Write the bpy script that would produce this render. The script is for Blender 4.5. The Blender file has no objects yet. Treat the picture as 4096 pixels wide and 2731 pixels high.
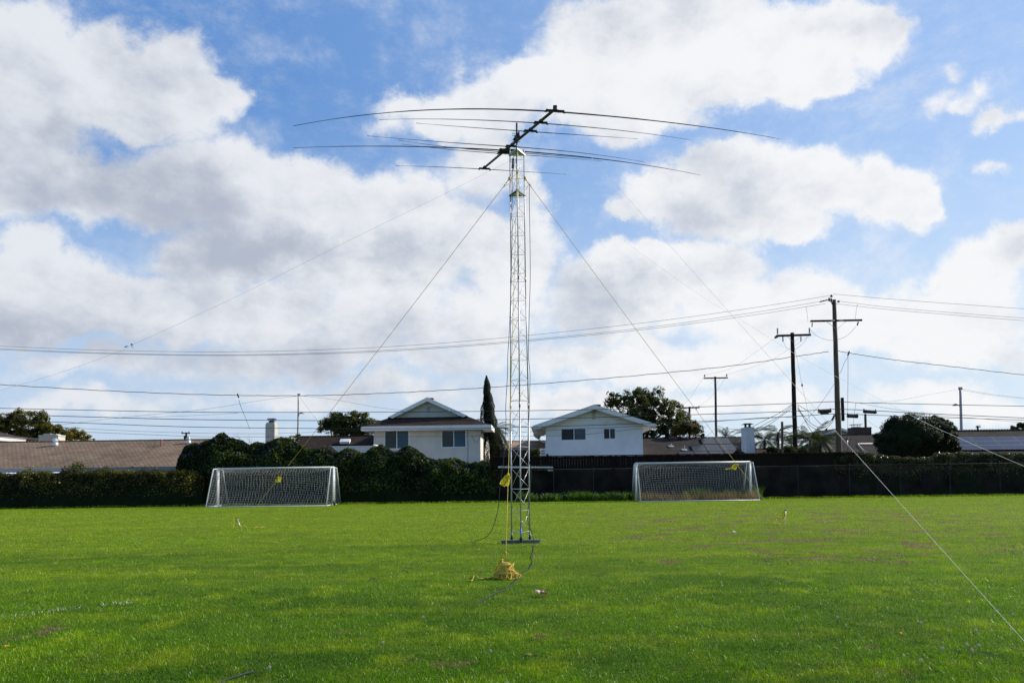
import bpy, math, random
LEAF = 1.0
import numpy as np
from mathutils import Vector, Matrix, Quaternion
random.seed(7); RS = np.random.RandomState(11)
R = math.radians
scene = bpy.context.scene
C = scene.collection
# ------------------------------------------------------------------ camera
FPX = 2731.0; CAMH = 1.65
PITCH = R(2.8); ROLL = -R(0.75)
SHIFT = (539.5 - FPX*math.tan(PITCH))/4096.0
CAMR = (Matrix.Rotation(math.pi/2+PITCH, 3, 'X') @ Matrix.Rotation(ROLL, 3, 'Z'))
CAM = Vector((0, 0, CAMH))
def ray(px, py):
    return CAMR @ Vector(((px-2048)/FPX, -(py-1365.5)/FPX + SHIFT*4096/FPX, -1.0))
def P(px, py, Y):                      # point seen at a photo pixel, at distance Y north of the viewer
    d = ray(px, py); return CAM + d*(Y/d.y)
def G(px, py, z=0.0):                  # point of the ground seen at a photo pixel
    d = ray(px, py); return CAM + d*((z-CAMH)/d.z)
def proj(p):
    q = CAMR.transposed() @ (Vector(p)-CAM)
    return (2048+FPX*q.x/-q.z, 1365.5-(FPX*q.y/-q.z - SHIFT*4096))
def Q(px, Y, z):                       # point of column px at distance Y and height z
    x = (px-2048)/FPX*Y
    for _ in range(4): x += (px-proj((x, Y, z))[0])/FPX*Y
    return Vector((x, Y, z))
def hit(px, py, p0, n):
    d = ray(px, py); return CAM + d*((Vector(p0)-CAM).dot(n)/d.dot(n))
cd = bpy.data.cameras.new('camera'); cam = bpy.data.objects.new('camera', cd); C.objects.link(cam)
cd.lens = 24.0; cd.sensor_width = 36.0*4096/4096; cd.sensor_fit = 'HORIZONTAL'
cd.lens = 36.0*FPX/4096
cd.shift_y = SHIFT; cd.clip_start = 0.1; cd.clip_end = 6000
cam.matrix_world = Matrix.Translation(CAM) @ CAMR.to_4x4()
scene.camera = cam
# ------------------------------------------------------------------ materials
def _n(nt, t, **k):
    n = nt.nodes.new(t)
    for a, b in k.items(): setattr(n, a, b)
    return n
def mat(name, col, rough=0.8, var=0.12, scale=3.0, metal=0.0, bump=0.0, bscale=40.0, spec=0.5, stretch=(1,1,1), col2=None):
    m = bpy.data.materials.new(name); m.use_nodes = True; nt = m.node_tree
    b = nt.nodes['Principled BSDF']
    tc = _n(nt, 'ShaderNodeTexCoord'); mp = _n(nt, 'ShaderNodeMapping'); mp.inputs['Scale'].default_value = stretch
    nt.links.new(tc.outputs['Object'], mp.inputs[0])
    no = _n(nt, 'ShaderNodeTexNoise'); no.inputs['Scale'].default_value = scale; no.inputs['Detail'].default_value = 6
    nt.links.new(mp.outputs[0], no.inputs['Vector'])
    cr = _n(nt, 'ShaderNodeValToRGB')
    c1 = [max(0, c*(1-var)) for c in col]; c2 = [min(1, c*(1+var)) for c in (col2 or col)]
    cr.color_ramp.elements[0].position = .3; cr.color_ramp.elements[1].position = .7
    cr.color_ramp.elements[0].color = (*c1, 1); cr.color_ramp.elements[1].color = (*c2, 1)
    nt.links.new(no.outputs['Fac'], cr.inputs[0]); nt.links.new(cr.outputs[0], b.inputs['Base Color'])
    b.inputs['Roughness'].default_value = rough; b.inputs['Metallic'].default_value = metal
    b.inputs['Specular IOR Level'].default_value = spec
    if bump:
        n2 = _n(nt, 'ShaderNodeTexNoise'); n2.inputs['Scale'].default_value = bscale; n2.inputs['Detail'].default_value = 4
        nt.links.new(mp.outputs[0], n2.inputs['Vector'])
        bp = _n(nt, 'ShaderNodeBump'); bp.inputs['Strength'].default_value = bump; bp.inputs['Distance'].default_value = .02
        nt.links.new(n2.outputs['Fac'], bp.inputs['Height']); nt.links.new(bp.outputs[0], b.inputs['Normal'])
    return m
def shingle(name, cols, row=0.2, k=3.2, axis='X', bw=0.35):
    m = bpy.data.materials.new(name); m.use_nodes = True; nt = m.node_tree; b = nt.nodes['Principled BSDF']
    tc = _n(nt, 'ShaderNodeTexCoord'); sp = _n(nt, 'ShaderNodeSeparateXYZ'); nt.links.new(tc.outputs['Object'], sp.inputs[0])
    mu = _n(nt, 'ShaderNodeMath', operation='MULTIPLY'); mu.inputs[1].default_value = k; nt.links.new(sp.outputs['Z'], mu.inputs[0])
    cb = _n(nt, 'ShaderNodeCombineXYZ'); nt.links.new(sp.outputs[axis], cb.inputs[0]); nt.links.new(mu.outputs[0], cb.inputs[1])
    br = _n(nt, 'ShaderNodeTexBrick'); nt.links.new(cb.outputs[0], br.inputs['Vector'])
    br.inputs['Scale'].default_value = 1; br.inputs['Brick Width'].default_value = bw; br.inputs['Row Height'].default_value = row
    br.inputs['Mortar Size'].default_value = row*.09; br.inputs['Bias'].default_value = 0; br.inputs['Mortar Smooth'].default_value = .3
    br.inputs['Color1'].default_value = (*cols[0], 1); br.inputs['Color2'].default_value = (*cols[1], 1); br.inputs['Mortar'].default_value = (*cols[2], 1)
    no = _n(nt, 'ShaderNodeTexNoise'); no.inputs['Scale'].default_value = .5; no.inputs['Detail'].default_value = 8; nt.links.new(tc.outputs['Object'], no.inputs[0])
    mr = _n(nt, 'ShaderNodeMapRange'); mr.inputs[1].default_value = .3; mr.inputs[2].default_value = .7; mr.inputs[3].default_value = .78; mr.inputs[4].default_value = 1.2
    nt.links.new(no.outputs['Fac'], mr.inputs[0])
    hs = _n(nt, 'ShaderNodeVectorMath', operation='SCALE'); nt.links.new(br.outputs['Color'], hs.inputs[0]); nt.links.new(mr.outputs[0], hs.inputs['Scale'])
    nt.links.new(hs.outputs[0], b.inputs['Base Color']); b.inputs['Roughness'].default_value = .95; b.inputs['Specular IOR Level'].default_value = .1
    bp = _n(nt, 'ShaderNodeBump', invert=True); bp.inputs['Distance'].default_value = .02; bp.inputs['Strength'].default_value = .7
    nt.links.new(br.outputs['Fac'], bp.inputs['Height']); nt.links.new(bp.outputs[0], b.inputs['Normal'])
    return m
def leafmat(name, c0, c1, c2, trans=0.35, rough=.5, spec=.35):
    m = bpy.data.materials.new(name); m.use_nodes = True; nt = m.node_tree; b = nt.nodes['Principled BSDF']; out = nt.nodes['Material Output']
    at = _n(nt, 'ShaderNodeAttribute', attribute_name='var'); cr = _n(nt, 'ShaderNodeValToRGB')
    e = cr.color_ramp.elements; e[0].color = (*c0, 1); e[1].color = (*c2, 1); x = e.new(.55); x.color = (*c1, 1)
    nt.links.new(at.outputs['Fac'], cr.inputs[0]); nt.links.new(cr.outputs[0], b.inputs['Base Color'])
    b.inputs['Roughness'].default_value = rough; b.inputs['Specular IOR Level'].default_value = spec
    tr = _n(nt, 'ShaderNodeBsdfTranslucent'); hs = _n(nt, 'ShaderNodeHueSaturation'); hs.inputs['Saturation'].default_value = 1.15; hs.inputs['Value'].default_value = 1.5
    nt.links.new(cr.outputs[0], hs.inputs['Color']); nt.links.new(hs.outputs[0], tr.inputs['Color'])
    mx = _n(nt, 'ShaderNodeMixShader'); mx.inputs[0].default_value = trans
    nt.links.new(b.outputs[0], mx.inputs[1]); nt.links.new(tr.outputs[0], mx.inputs[2]); nt.links.new(mx.outputs[0], out.inputs['Surface'])
    return m
# ------------------------------------------------------------------ object helpers
ORG = {}
def tag(o, label=None, cat=None, group=None, kind=None):
    if label: o['label'] = label
    if cat: o['category'] = cat
    if group: o['group'] = group
    if kind: o['kind'] = kind
    return o
def thing(name, loc, label, cat, group=None, rz=0.0):
    o = bpy.data.objects.new(name, None); C.objects.link(o); o.empty_display_size = .3
    o.location = loc; o.rotation_euler = (0, 0, rz); ORG[o.name] = Vector(loc)
    return tag(o, label, cat, group)
def link_mesh(me, name, mats, parent, loc=None):
    o = bpy.data.objects.new(name, me); C.objects.link(o)
    for m in (mats if isinstance(mats, (list, tuple)) else [mats]): me.materials.append(m)
    if parent is not None: o.parent = parent
    if loc is not None: o.location = loc
    return o
def frame(a, b):
    d = (Vector(b)-Vector(a)); L = d.length; d.normalize()
    up = Vector((0, 0, 1)) if abs(d.z) < .95 else Vector((0, 1, 0))
    s = d.cross(up).normalized(); return d, s, s.cross(d).normalized(), L
class MB:
    def __init__(s): s.v = []; s.f = []; s.m = []; s.mi = 0
    def add(s, vs, fs):
        n = len(s.v); s.v += [tuple(v) for v in vs]
        for f in fs: s.f.append([n+i for i in f]); s.m.append(s.mi)
        return s
    def hexa(s, p):
        return s.add(p, [(0,3,2,1),(4,5,6,7),(0,1,5,4),(1,2,6,5),(2,3,7,6),(3,0,4,7)])
    def box(s, x0, x1, y0, y1, z0, z1):
        return s.hexa([(x0,y0,z0),(x1,y0,z0),(x1,y1,z0),(x0,y1,z0),(x0,y0,z1),(x1,y0,z1),(x1,y1,z1),(x0,y1,z1)])
    def bar(s, a, b, w, h, up=None):
        d, sd, u, L = frame(a, b)
        if up is not None: sd = d.cross(Vector(up)).normalized(); u = sd.cross(d).normalized()
        a = Vector(a); b = Vector(b); q = []
        for p in (a, b):
            for i, j in ((-1,-1),(1,-1),(1,1),(-1,1)): q.append(p+sd*(i*w/2)+u*(j*h/2))
        return s.add(q, [(0,1,2,3),(7,6,5,4),(0,4,5,1),(1,5,6,2),(2,6,7,3),(3,7,4,0)])
    def tube(s, pts, r, n=6, cap=True):
        pts = [Vector(p) for p in pts]; N = len(pts); rr = r if isinstance(r, (list, tuple)) else [r]*N
        vs = []; pu = None
        for i, p in enumerate(pts):
            d = (pts[min(i+1, N-1)]-pts[max(i-1, 0)])
            if d.length < 1e-9: d = Vector((0,0,1))
            d.normalize()
            if pu is None:
                up = Vector((0,0,1)) if abs(d.z) < .9 else Vector((0,1,0)); pu = (up-d*up.dot(d)).normalized()
            else:
                pu = (pu-d*pu.dot(d))
                pu = pu.normalized() if pu.length > 1e-6 else d.orthogonal().normalized()
            sd = d.cross(pu)
            for k in range(n):
                a = 2*math.pi*k/n; vs.append(p+(pu*math.cos(a)+sd*math.sin(a))*rr[i])
        fs = [(i*n+k, i*n+(k+1)%n, (i+1)*n+(k+1)%n, (i+1)*n+k) for i in range(N-1) for k in range(n)]
        if cap: fs += [tuple(range(n))[::-1], tuple((N-1)*n+k for k in range(n))]
        return s.add(vs, fs)
    def lathe(s, base, prof, n=12, axis=(0,0,1)):
        q = Vector((0,0,1)).rotation_difference(Vector(axis).normalized()); base = Vector(base); vs = []
        for r, z in prof:
            for k in range(n):
                a = 2*math.pi*k/n; vs.append(base + q @ Vector((r*math.cos(a), r*math.sin(a), z)))
        N = len(prof)
        fs = [(i*n+k, i*n+(k+1)%n, (i+1)*n+(k+1)%n, (i+1)*n+k) for i in range(N-1) for k in range(n)]
        fs += [tuple(range(n))[::-1], tuple((N-1)*n+k for k in range(n))]
        return s.add(vs, fs)
    def slab(s, poly, t, d=(0,0,-1)):
        n = len(poly); d = Vector(d)*t; vs = [Vector(p) for p in poly]; vs += [p+d for p in vs]
        return s.add(vs, [tuple(range(n)), tuple(range(2*n-1, n-1, -1))]+[(i, n+i, n+(i+1)%n, (i+1)%n) for i in range(n)])
    def build(s, name, mats, parent=None, local=False, smooth=False):
        me = bpy.data.meshes.new(name); vs = np.array(s.v, dtype=float)
        loc = None
        if parent is not None and not local:
            root = parent
            off = np.array(ORG[root.name]); vs = vs-off
        elif parent is None:
            lo, hi = vs.min(0), vs.max(0); loc = Vector(((lo[0]+hi[0])/2, (lo[1]+hi[1])/2, lo[2])); vs = vs-np.array(loc)
        me.from_pydata(vs.tolist(), [], s.f)
        if any(s.m): me.polygons.foreach_set('material_index', s.m)
        if smooth: me.polygons.foreach_set('use_smooth', [True]*len(me.polygons))
        me.update()
        o = link_mesh(me, name, mats, parent, loc)
        ORG[o.name] = Vector(loc) if loc is not None else (ORG[parent.name] if parent is not None else Vector())
        return o
def raw_mesh(name, V, F, mats, parent=None, var=None, midx=None, off=None):
    """numpy arrays -> mesh; F is (n,k)"""
    V = np.asarray(V, dtype=np.float32); loc = None
    if parent is not None:
        V = V-np.array(off if off is not None else ORG[parent.name], dtype=np.float32)
    else:
        lo, hi = V.min(0), V.max(0); loc = Vector((float(lo[0]+hi[0])/2, float(lo[1]+hi[1])/2, float(lo[2]))); V = V-np.array(loc, dtype=np.float32)
    me = bpy.data.meshes.new(name); n, k = F.shape
    me.vertices.add(len(V)); me.vertices.foreach_set('co', V.ravel())
    me.loops.add(n*k); me.loops.foreach_set('vertex_index', F.astype(np.int32).ravel())
    me.polygons.add(n); me.polygons.foreach_set('loop_start', np.arange(0, n*k, k, dtype=np.int32))
    if midx is not None: me.polygons.foreach_set('material_index', midx.astype(np.int32))
    me.update(calc_edges=True)
    if var is not None:
        a = me.attributes.new('var', 'FLOAT', 'POINT'); a.data.foreach_set('value', np.asarray(var, dtype=np.float32))
    o = link_mesh(me, name, mats, parent, loc)
    ORG[o.name] = loc if loc is not None else ORG[parent.name]
    return o
def catmull(pts, n=8):
    pts = [Vector(p) for p in pts]; out = []
    q = [pts[0]*2-pts[1]]+pts+[pts[-1]*2-pts[-2]]
    for i in range(1, len(q)-2):
        for j in range(n):
            t = j/n; a, b, c, d = q[i-1], q[i], q[i+1], q[i+2]
            out.append(.5*((2*b)+(c-a)*t+(2*a-5*b+4*c-d)*t*t+(3*b-a-3*c+d)*t**3))
    out.append(pts[-1]); return out
# value noise (numpy)
_perm = RS.permutation(4096)
def _h(i, j, k): return (_perm[(_perm[(_perm[i & 4095]+j) & 4095]+k) & 4095])/4095.0
def vnoise(p, s=1.0, seed=0, octv=3):
    p = np.asarray(p, dtype=float)*s; out = 0; amp = 1; tot = 0
    for o in range(octv):
        q = p*(2**o)+seed*17.3+o*31.7; i = np.floor(q).astype(int); f = q-i; f = f*f*(3-2*f); r = 0
        for a in (0, 1):
            for b in (0, 1):
                for c in (0, 1):
                    w = (f[:, 0] if a else 1-f[:, 0])*(f[:, 1] if b else 1-f[:, 1])*(f[:, 2] if c else 1-f[:, 2])
                    r = r+w*_h(i[:, 0]+a, i[:, 1]+b, i[:, 2]+c)
        out = out+amp*r; tot += amp; amp *= .5
    return out/tot
def unit(a): return a/np.maximum(np.linalg.norm(a, axis=1, keepdims=True), 1e-9)
def leaf_arrays(c, nrm, size, spread=.8, aspect=.55, up=0.0):
    n = len(c); nn = unit(nrm+RS.normal(size=(n, 3))*spread+np.array([0, 0, up]))
    t = unit(np.cross(nn, RS.normal(size=(n, 3)))); b = np.cross(nn, t)
    s = (size*(.6+.8*RS.rand(n)))[:, None] if np.isscalar(size) else (size*(.6+.8*RS.rand(n)))[:, None]
    fold = nn*s*.12
    V = np.stack([c-t*s*.5, c+b*s*.5*aspect-fold, c+t*s*.5, c-b*s*.5*aspect-fold], 1).reshape(-1, 3)
    return V, np.arange(4*n).reshape(n, 4)
def ico(sub=2):
    import bmesh
    bm = bmesh.new(); bmesh.ops.create_icosphere(bm, subdivisions=sub, radius=1); bm.verts.ensure_lookup_table()
    v = np.array([x.co[:] for x in bm.verts]); f = np.array([[l.index for l in x.verts] for x in bm.faces]); bm.free(); return v, f
ICV, ICF = ico(3)
def blob_crown(name, blobs, n, size, m, parent, core=.0, shell=(.72, 1.08), bump=.25, bs=.9, zmin=None, spread=.8, aspect=.55, varb=0.0, cm=None):
    """crown of leaves scattered round many uneven clumps; blobs = [(centre, (rx,ry,rz))]"""
    Cn = np.array([list(b[0]) for b in blobs], float); Rr = np.array([list(b[1]) for b in blobs], float)
    w = (Rr[:, 0]*Rr[:, 2])**.9; w = w/w.sum(); idx = RS.choice(len(blobs), n, p=w)
    d = unit(RS.normal(size=(n, 3))); rad = shell[0]+(shell[1]-shell[0])*RS.rand(n)**.7
    pos = Cn[idx]+Rr[idx]*d*rad[:, None]
    nz = vnoise(pos, bs, 3)-.5; pos = pos+d*Rr[idx]*(nz*2*bump)[:, None]
    keep = np.ones(n, bool)
    for j in range(len(blobs)):
        q = np.linalg.norm((pos-Cn[j])/Rr[j], axis=1); keep &= ~((q < .62) & (idx != j))
    gap = vnoise(pos, bs*1.7, 9, 2); keep &= gap > .39
    if zmin is not None: keep &= pos[:, 2] > zmin
    pos = pos[keep]; d = d[keep]; k = len(pos)
    V, F = leaf_arrays(pos, d+np.array([0, 0, .3]), size, spread, aspect)
    base = vnoise(pos, bs*.8, 5, 2); var = np.clip(.15+.7*base+.35*(RS.rand(k)-.5)+varb, 0, 1); var = np.repeat(var, 4)
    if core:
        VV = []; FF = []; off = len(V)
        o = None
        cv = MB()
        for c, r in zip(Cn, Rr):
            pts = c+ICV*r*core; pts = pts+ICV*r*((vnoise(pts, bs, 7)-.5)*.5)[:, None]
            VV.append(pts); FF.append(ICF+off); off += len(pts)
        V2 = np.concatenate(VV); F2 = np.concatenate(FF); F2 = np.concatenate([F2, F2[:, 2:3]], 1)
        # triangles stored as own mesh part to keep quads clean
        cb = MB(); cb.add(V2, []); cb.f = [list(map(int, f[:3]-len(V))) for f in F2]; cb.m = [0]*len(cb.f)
        cb.build('light_block_core', cm or M['core'], parent)  # dark ellipsoids added inside the crown to block light
    return raw_mesh(name, V, F, m, parent, var)
# ------------------------------------------------------------------ sky and sun
SUN = Vector((0.83, 0.22, 0.515)).normalized()
def uvd(px, py):
    d = ray(px, py); return d.x/d.y, d.z/d.y
def build_world():
    w = bpy.data.worlds.new('World'); scene.world = w; w.use_nodes = True; nt = w.node_tree; nt.nodes.clear(); L = nt.links.new
    def N(t, **k): return _n(nt, t, **k)
    def math_(op, a, b=None, c=None, clamp=False):
        n = N('ShaderNodeMath', operation=op); n.use_clamp = clamp
        for i, x in enumerate((a, b, c)):
            if x is None: continue
            if isinstance(x, (int, float)): n.inputs[i].default_value = x
            else: L(x, n.inputs[i])
        return n.outputs[0]
    def smooth(x, a, b, lo=0.0, hi=1.0):
        n = N('ShaderNodeMapRange', interpolation_type='SMOOTHSTEP'); n.inputs[1].default_value = a; n.inputs[2].default_value = b
        n.inputs[3].default_value = lo; n.inputs[4].default_value = hi; L(x, n.inputs[0]); return n.outputs[0]
    def vmath(op, a, b=None, s=None):
        n = N('ShaderNodeVectorMath', operation=op)
        for i, x in enumerate((a, b)):
            if x is None: continue
            if isinstance(x, (tuple, list)): n.inputs[i].default_value = x
            else: L(x, n.inputs[i])
        if s is not None: n.inputs['Scale'].default_value = s
        return n.outputs[0]
    def noise(v, sc, det=5, rough=.55, off=0):
        n = N('ShaderNodeTexNoise'); n.inputs['Scale'].default_value = sc; n.inputs['Detail'].default_value = det; n.inputs['Roughness'].default_value = rough
        if off: v = vmath('ADD', v, (off, off*.7, -off))
        L(v, n.inputs['Vector']); return n
    def mixc(f, a, b):
        n = N('ShaderNodeMix', data_type='RGBA')
        if isinstance(f, (int, float)): n.inputs[0].default_value = f
        else: L(f, n.inputs[0])
        for i, x in ((6, a), (7, b)):
            if isinstance(x, tuple): n.inputs[i].default_value = (*x, 1)
            else: L(x, n.inputs[i])
        return n.outputs[2]
    tc = N('ShaderNodeTexCoord'); D = tc.outputs['Generated']
    sp = N('ShaderNodeSeparateXYZ'); L(D, sp.inputs[0])
    yy = math_('MAXIMUM', sp.outputs['Y'], .08)
    u = math_('DIVIDE', sp.outputs['X'], yy); v = math_('DIVIDE', sp.outputs['Z'], yy)
    uv0 = N('ShaderNodeCombineXYZ'); L(u, uv0.inputs[0]); L(v, uv0.inputs[1]); uv0 = uv0.outputs[0]
    # domain warp
    n1 = noise(uv0, 3.2, 4, .55); n2 = noise(uv0, 11, 6, .65, 3.1); n3 = noise(uv0, 42, 5, .65, 1.7)
    w1 = vmath('SCALE', vmath('SUBTRACT', n1.outputs['Color'], (.5, .5, .5)), s=.16)
    w2 = vmath('SCALE', vmath('SUBTRACT', n2.outputs['Color'], (.5, .5, .5)), s=.085)
    w3 = vmath('SCALE', vmath('SUBTRACT', n3.outputs['Color'], (.5, .5, .5)), s=.020)
    uvw = vmath('ADD', vmath('ADD', vmath('ADD', uv0, w1), w2), w3)
    S = 4096/2352.0
    def blobs(lst, vec, edge=.75, op='SMOOTH_MAX'):
        acc = None
        for b in lst:
            x, y, rx, ry = b[:4]; rot = b[4] if len(b) > 4 else 0; wt = b[5] if len(b) > 5 else 1
            cu, cv = uvd(x*S, y*S)
            mp = N('ShaderNodeMapping', vector_type='TEXTURE'); mp.inputs['Location'].default_value = (cu, cv, 0)
            mp.inputs['Rotation'].default_value = (0, 0, -R(rot)); mp.inputs['Scale'].default_value = (rx*S/FPX/edge, ry*S/FPX/edge, 1000)
            L(vec, mp.inputs[0]); g = N('ShaderNodeTexGradient', gradient_type='SPHERICAL'); L(mp.outputs[0], g.inputs[0])
            o = g.outputs['Fac']
            if wt != 1: o = math_('MULTIPLY', o, wt)
            acc = o if acc is None else math_(op, acc, o, .12 if op == 'SMOOTH_MAX' else None)
        return acc
    clouds = [(40,140,150,180),(200,180,190,130,10),(370,170,130,120),(470,240,95,85),(330,260,190,75),(90,280,170,110),(40,420,170,110,0,.9),(180,450,200,80,8,.9),
      (430,330,90,30,0,.45),
      (420,450,190,110),(560,480,170,110),(690,450,130,95),(740,540,220,130),(900,520,160,120),(960,470,110,60),(1080,560,140,95),(1180,600,120,110),(560,590,230,75),(850,640,240,70),(1230,510,45,110,0,.6),
      (55,640,120,120),(170,680,160,100),(260,700,150,90,10),(60,740,160,60),(420,700,190,80,0,.8),(640,720,200,80,0,.7),(900,740,180,80,0,.75),(1120,720,160,90,0,.75),
      (900,240,70,45,0,.55),(1010,260,120,60,0,.7),(1140,240,130,90,0,.75),(1130,350,110,90,0,.62),(860,290,90,40,0,.35),(1230,170,120,70,-20,.75),(1100,420,90,80,0,.45),(1240,420,45,80,0,.55),
      (1400,90,180,110),(1400,230,190,90,0,.9),(1600,60,260,130),(1640,170,260,90,-8),(1830,80,190,110),(1960,50,140,90),(1860,160,150,60,-18),(1510,270,150,40,0,.55),(2060,40,40,45,0,.6),
      (1620,400,120,85),(1520,440,110,80),(1450,480,80,35,0,.8),(1720,440,150,100),(1850,420,150,90),(2020,430,120,85),(2110,440,60,60,0,.8),(1780,530,130,60),(1620,500,130,60,0,.8),(2080,500,90,25,0,.4),
      (1440,620,80,60),(1530,620,90,65),(1640,650,150,90,10),(1400,700,160,90),(1780,720,200,80,0,.85),(1950,730,200,70,0,.8),(2160,710,170,90,0,.85),(2260,620,130,90,-20,.85),(2330,570,80,75),(2150,630,60,40,0,.5),
      (2190,150,50,40,0,.32),(2170,220,60,45,0,.38),(2270,215,60,40,0,.38),(2320,285,60,38,0,.62),(2310,400,45,25,0,.4),(2230,240,60,30,20,.42),
      (700,820,500,60,0,.6),(1500,820,420,55,0,.72),(2120,800,300,60,0,.72),(250,830,300,45,0,.5),(250,930,350,45,0,.45),(800,900,350,50,0,.55),(1300,920,350,50,0,.6),(1700,910,300,45,0,.6),(2200,920,300,45,0,.6)]
    dens = blobs(clouds, uvw)
    # directions outside the front view: generic broken cumulus
    dz = math_('ADD', math_('ABSOLUTE', sp.outputs['Z']), .22)
    pl = N('ShaderNodeCombineXYZ'); L(math_('DIVIDE', sp.outputs['X'], dz), pl.inputs[0]); L(math_('DIVIDE', sp.outputs['Y'], dz), pl.inputs[1])
    gen = smooth(noise(pl.outputs[0], 1.1, 3, .5).outputs['Fac'], .52, .75, 0, .6)
    front = smooth(sp.outputs['Y'], .3, .6)
    mxd = N('ShaderNodeMix', data_type='FLOAT'); L(front, mxd.inputs[0]); L(gen, mxd.inputs[2]); L(dens, mxd.inputs[3]); dens = mxd.outputs[0]
    Dm = vmath('MULTIPLY', D, (1, 1, 1.5)); fb = noise(Dm, 7.5, 9, .62); fbc = math_('SUBTRACT', fb.outputs['Fac'], .5)
    fine = noise(D, 30, 6, .65, 5.0); fc = math_('SUBTRACT', fine.outputs['Fac'], .5)
    d2 = math_('ADD', math_('ADD', dens, math_('MULTIPLY', fbc, .62)), math_('MULTIPLY', fc, .20))
    alpha = smooth(d2, .06, .41)
    wis = noise(vmath('MULTIPLY', D, (1, 1, 1.9)), 11, 9, .72, 7.7)
    thin = smooth(math_('ADD', dens, math_('MULTIPLY', math_('SUBTRACT', wis.outputs['Fac'], .5), 1.1)), .02, .55, 0, .55)
    alpha = math_('MULTIPLY', math_('MAXIMUM', alpha, thin), .97)
    fbs = noise(vmath('ADD', Dm, (.030, .0, .045)), 7.5, 9, .62); relief = math_('SUBTRACT', fb.outputs['Fac'], fbs.outputs['Fac'])
    fbl = noise(Dm, 2.6, 5, .55, 4.0); fbl2 = noise(vmath('ADD', Dm, (.08, 0, .12)), 2.6, 5, .55, 4.0); relief = math_('ADD', relief, math_('SUBTRACT', fbl.outputs['Fac'], fbl2.outputs['Fac']))
    edge = smooth(d2, .75, .2, 0, .22)
    # cloud shade: grey bellies
    greys = [(60,360,220,70,0,.8),(40,490,200,55,0,1.3),(260,320,180,40,0,.6),(430,530,260,50,8,.8),(600,600,240,45,0,1.1),(850,610,210,60,4,1.35),(980,640,160,40,0,.7),(330,440,200,60,0,.5),
      (110,730,200,90,0,1.2),(60,200,130,100,0,.35),(330,200,110,60,0,.35),(1370,700,180,60,-12,1.7),(1420,650,80,30,0,.7),(1610,500,130,45,0,.9),(1560,540,80,30,0,.8),
      (2340,570,60,50,0,.8),(2200,710,180,40,0,.6),(1830,440,60,30,0,.4),(1500,70,150,60,0,.35),(1740,120,120,50,0,.0),(1120,800,300,60,0,.55),(500,780,400,60,0,.5),(1650,790,160,40,0,.5),(2050,780,180,40,0,.5)]
    gr = None
    for g in greys:
        if g[5] == 0: continue
        o = blobs([g], uvw, .6); gr = o if gr is None else math_('ADD', gr, o)
    gr = math_('MULTIPLY', gr, front)
    ns = noise(D, 5.5, 7, .55, 9.0)
    gr = math_('ADD', math_('MULTIPLY', gr, .55), math_('MULTIPLY', math_('SUBTRACT', ns.outputs['Fac'], .45), 1.05))
    gr = math_('SUBTRACT', math_('SUBTRACT', gr, math_('MULTIPLY', relief, 2.5)), math_('ADD', edge, -.15)); gr = smooth(gr, -.28, 1.45)
    left = smooth(sp.outputs['X'], -.7, .35)
    bright = mixc(left, (.79, .82, .87), (.93, .94, .955)); dark = mixc(left, (.43, .475, .575), (.53, .58, .67))
    cc = mixc(gr, bright, dark)
    sky = N('ShaderNodeTexSky', sky_type='NISHITA'); sky.sun_disc = False
    sky.sun_elevation = math.asin(SUN.z); sky.sun_rotation = math.atan2(SUN.x, SUN.y)
    sky.air_density = 1.0; sky.dust_density = .6; sky.ozone_density = 2.0
    skyc = vmath('SCALE', sky.outputs[0], s=SKYS)
    hs = N('ShaderNodeHueSaturation'); L(skyc, hs.inputs['Color']); hs.inputs['Saturation'].default_value = 1.18; hs.inputs['Value'].default_value = 1
    tint = mixc(smooth(sp.outputs['X'], -.6, .55), (1.35, 1.45, 1.55), (1.35, 1.3, 1.25))
    base = vmath('MULTIPLY', hs.outputs[0], tint)
    lowc = mixc(smooth(sp.outputs['X'], -.6, .5), (.40, .56, .80), (.54, .69, .89)); higc = mixc(smooth(sp.outputs['X'], -.55, .6), (.108, .27, .62), (.36, .54, .88))
    tgt = mixc(smooth(sp.outputs['Z'], .12, .52), lowc, higc); base = mixc(math_('MULTIPLY', front, .78), base, tgt)
    # thin veil low down
    vh = noise(vmath('MULTIPLY', D, (1, 1, 3)), 5, 6, .6, 2.0)
    veil = math_('MULTIPLY', smooth(sp.outputs['Z'], .38, .06), smooth(vh.outputs['Fac'], .30, .62, .45, 1.0))
    veil = math_('MULTIPLY', math_('MULTIPLY', veil, .66), smooth(sp.outputs['Y'], -.1, .3, .25, 1.0))
    vc = mixc(left, (.52, .62, .77), (.68, .77, .88))
    base = vmath('MULTIPLY', mixc(veil, base, vc), mixc(smooth(sp.outputs['Y'], -.25, .35), (.62, .66, .74), (1, 1, 1)))
    fin = mixc(alpha, base, cc)
    bg = N('ShaderNodeBackground'); L(fin, bg.inputs['Color']); bg.inputs['Strength'].default_value = 1.0
    out = N('ShaderNodeOutputWorld'); L(bg.outputs[0], out.inputs['Surface'])
SKYS = .15
build_world()
scene.world.cycles.sampling_method = 'MANUAL'; scene.world.cycles.sample_map_resolution = 256
sl = bpy.data.lights.new('sun', 'SUN'); sl.energy = 5.0; sl.angle = R(.53); sl.color = (1, .93, .82)
so = bpy.data.objects.new('sun', sl); C.objects.link(so); so.rotation_euler = SUN.to_track_quat('Z', 'Y').to_euler(); so.location = (30, 10, 40)
scene.view_settings.view_transform = 'Standard'; scene.view_settings.look = 'None'; scene.view_settings.exposure = 0; scene.view_settings.gamma = 1
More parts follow.
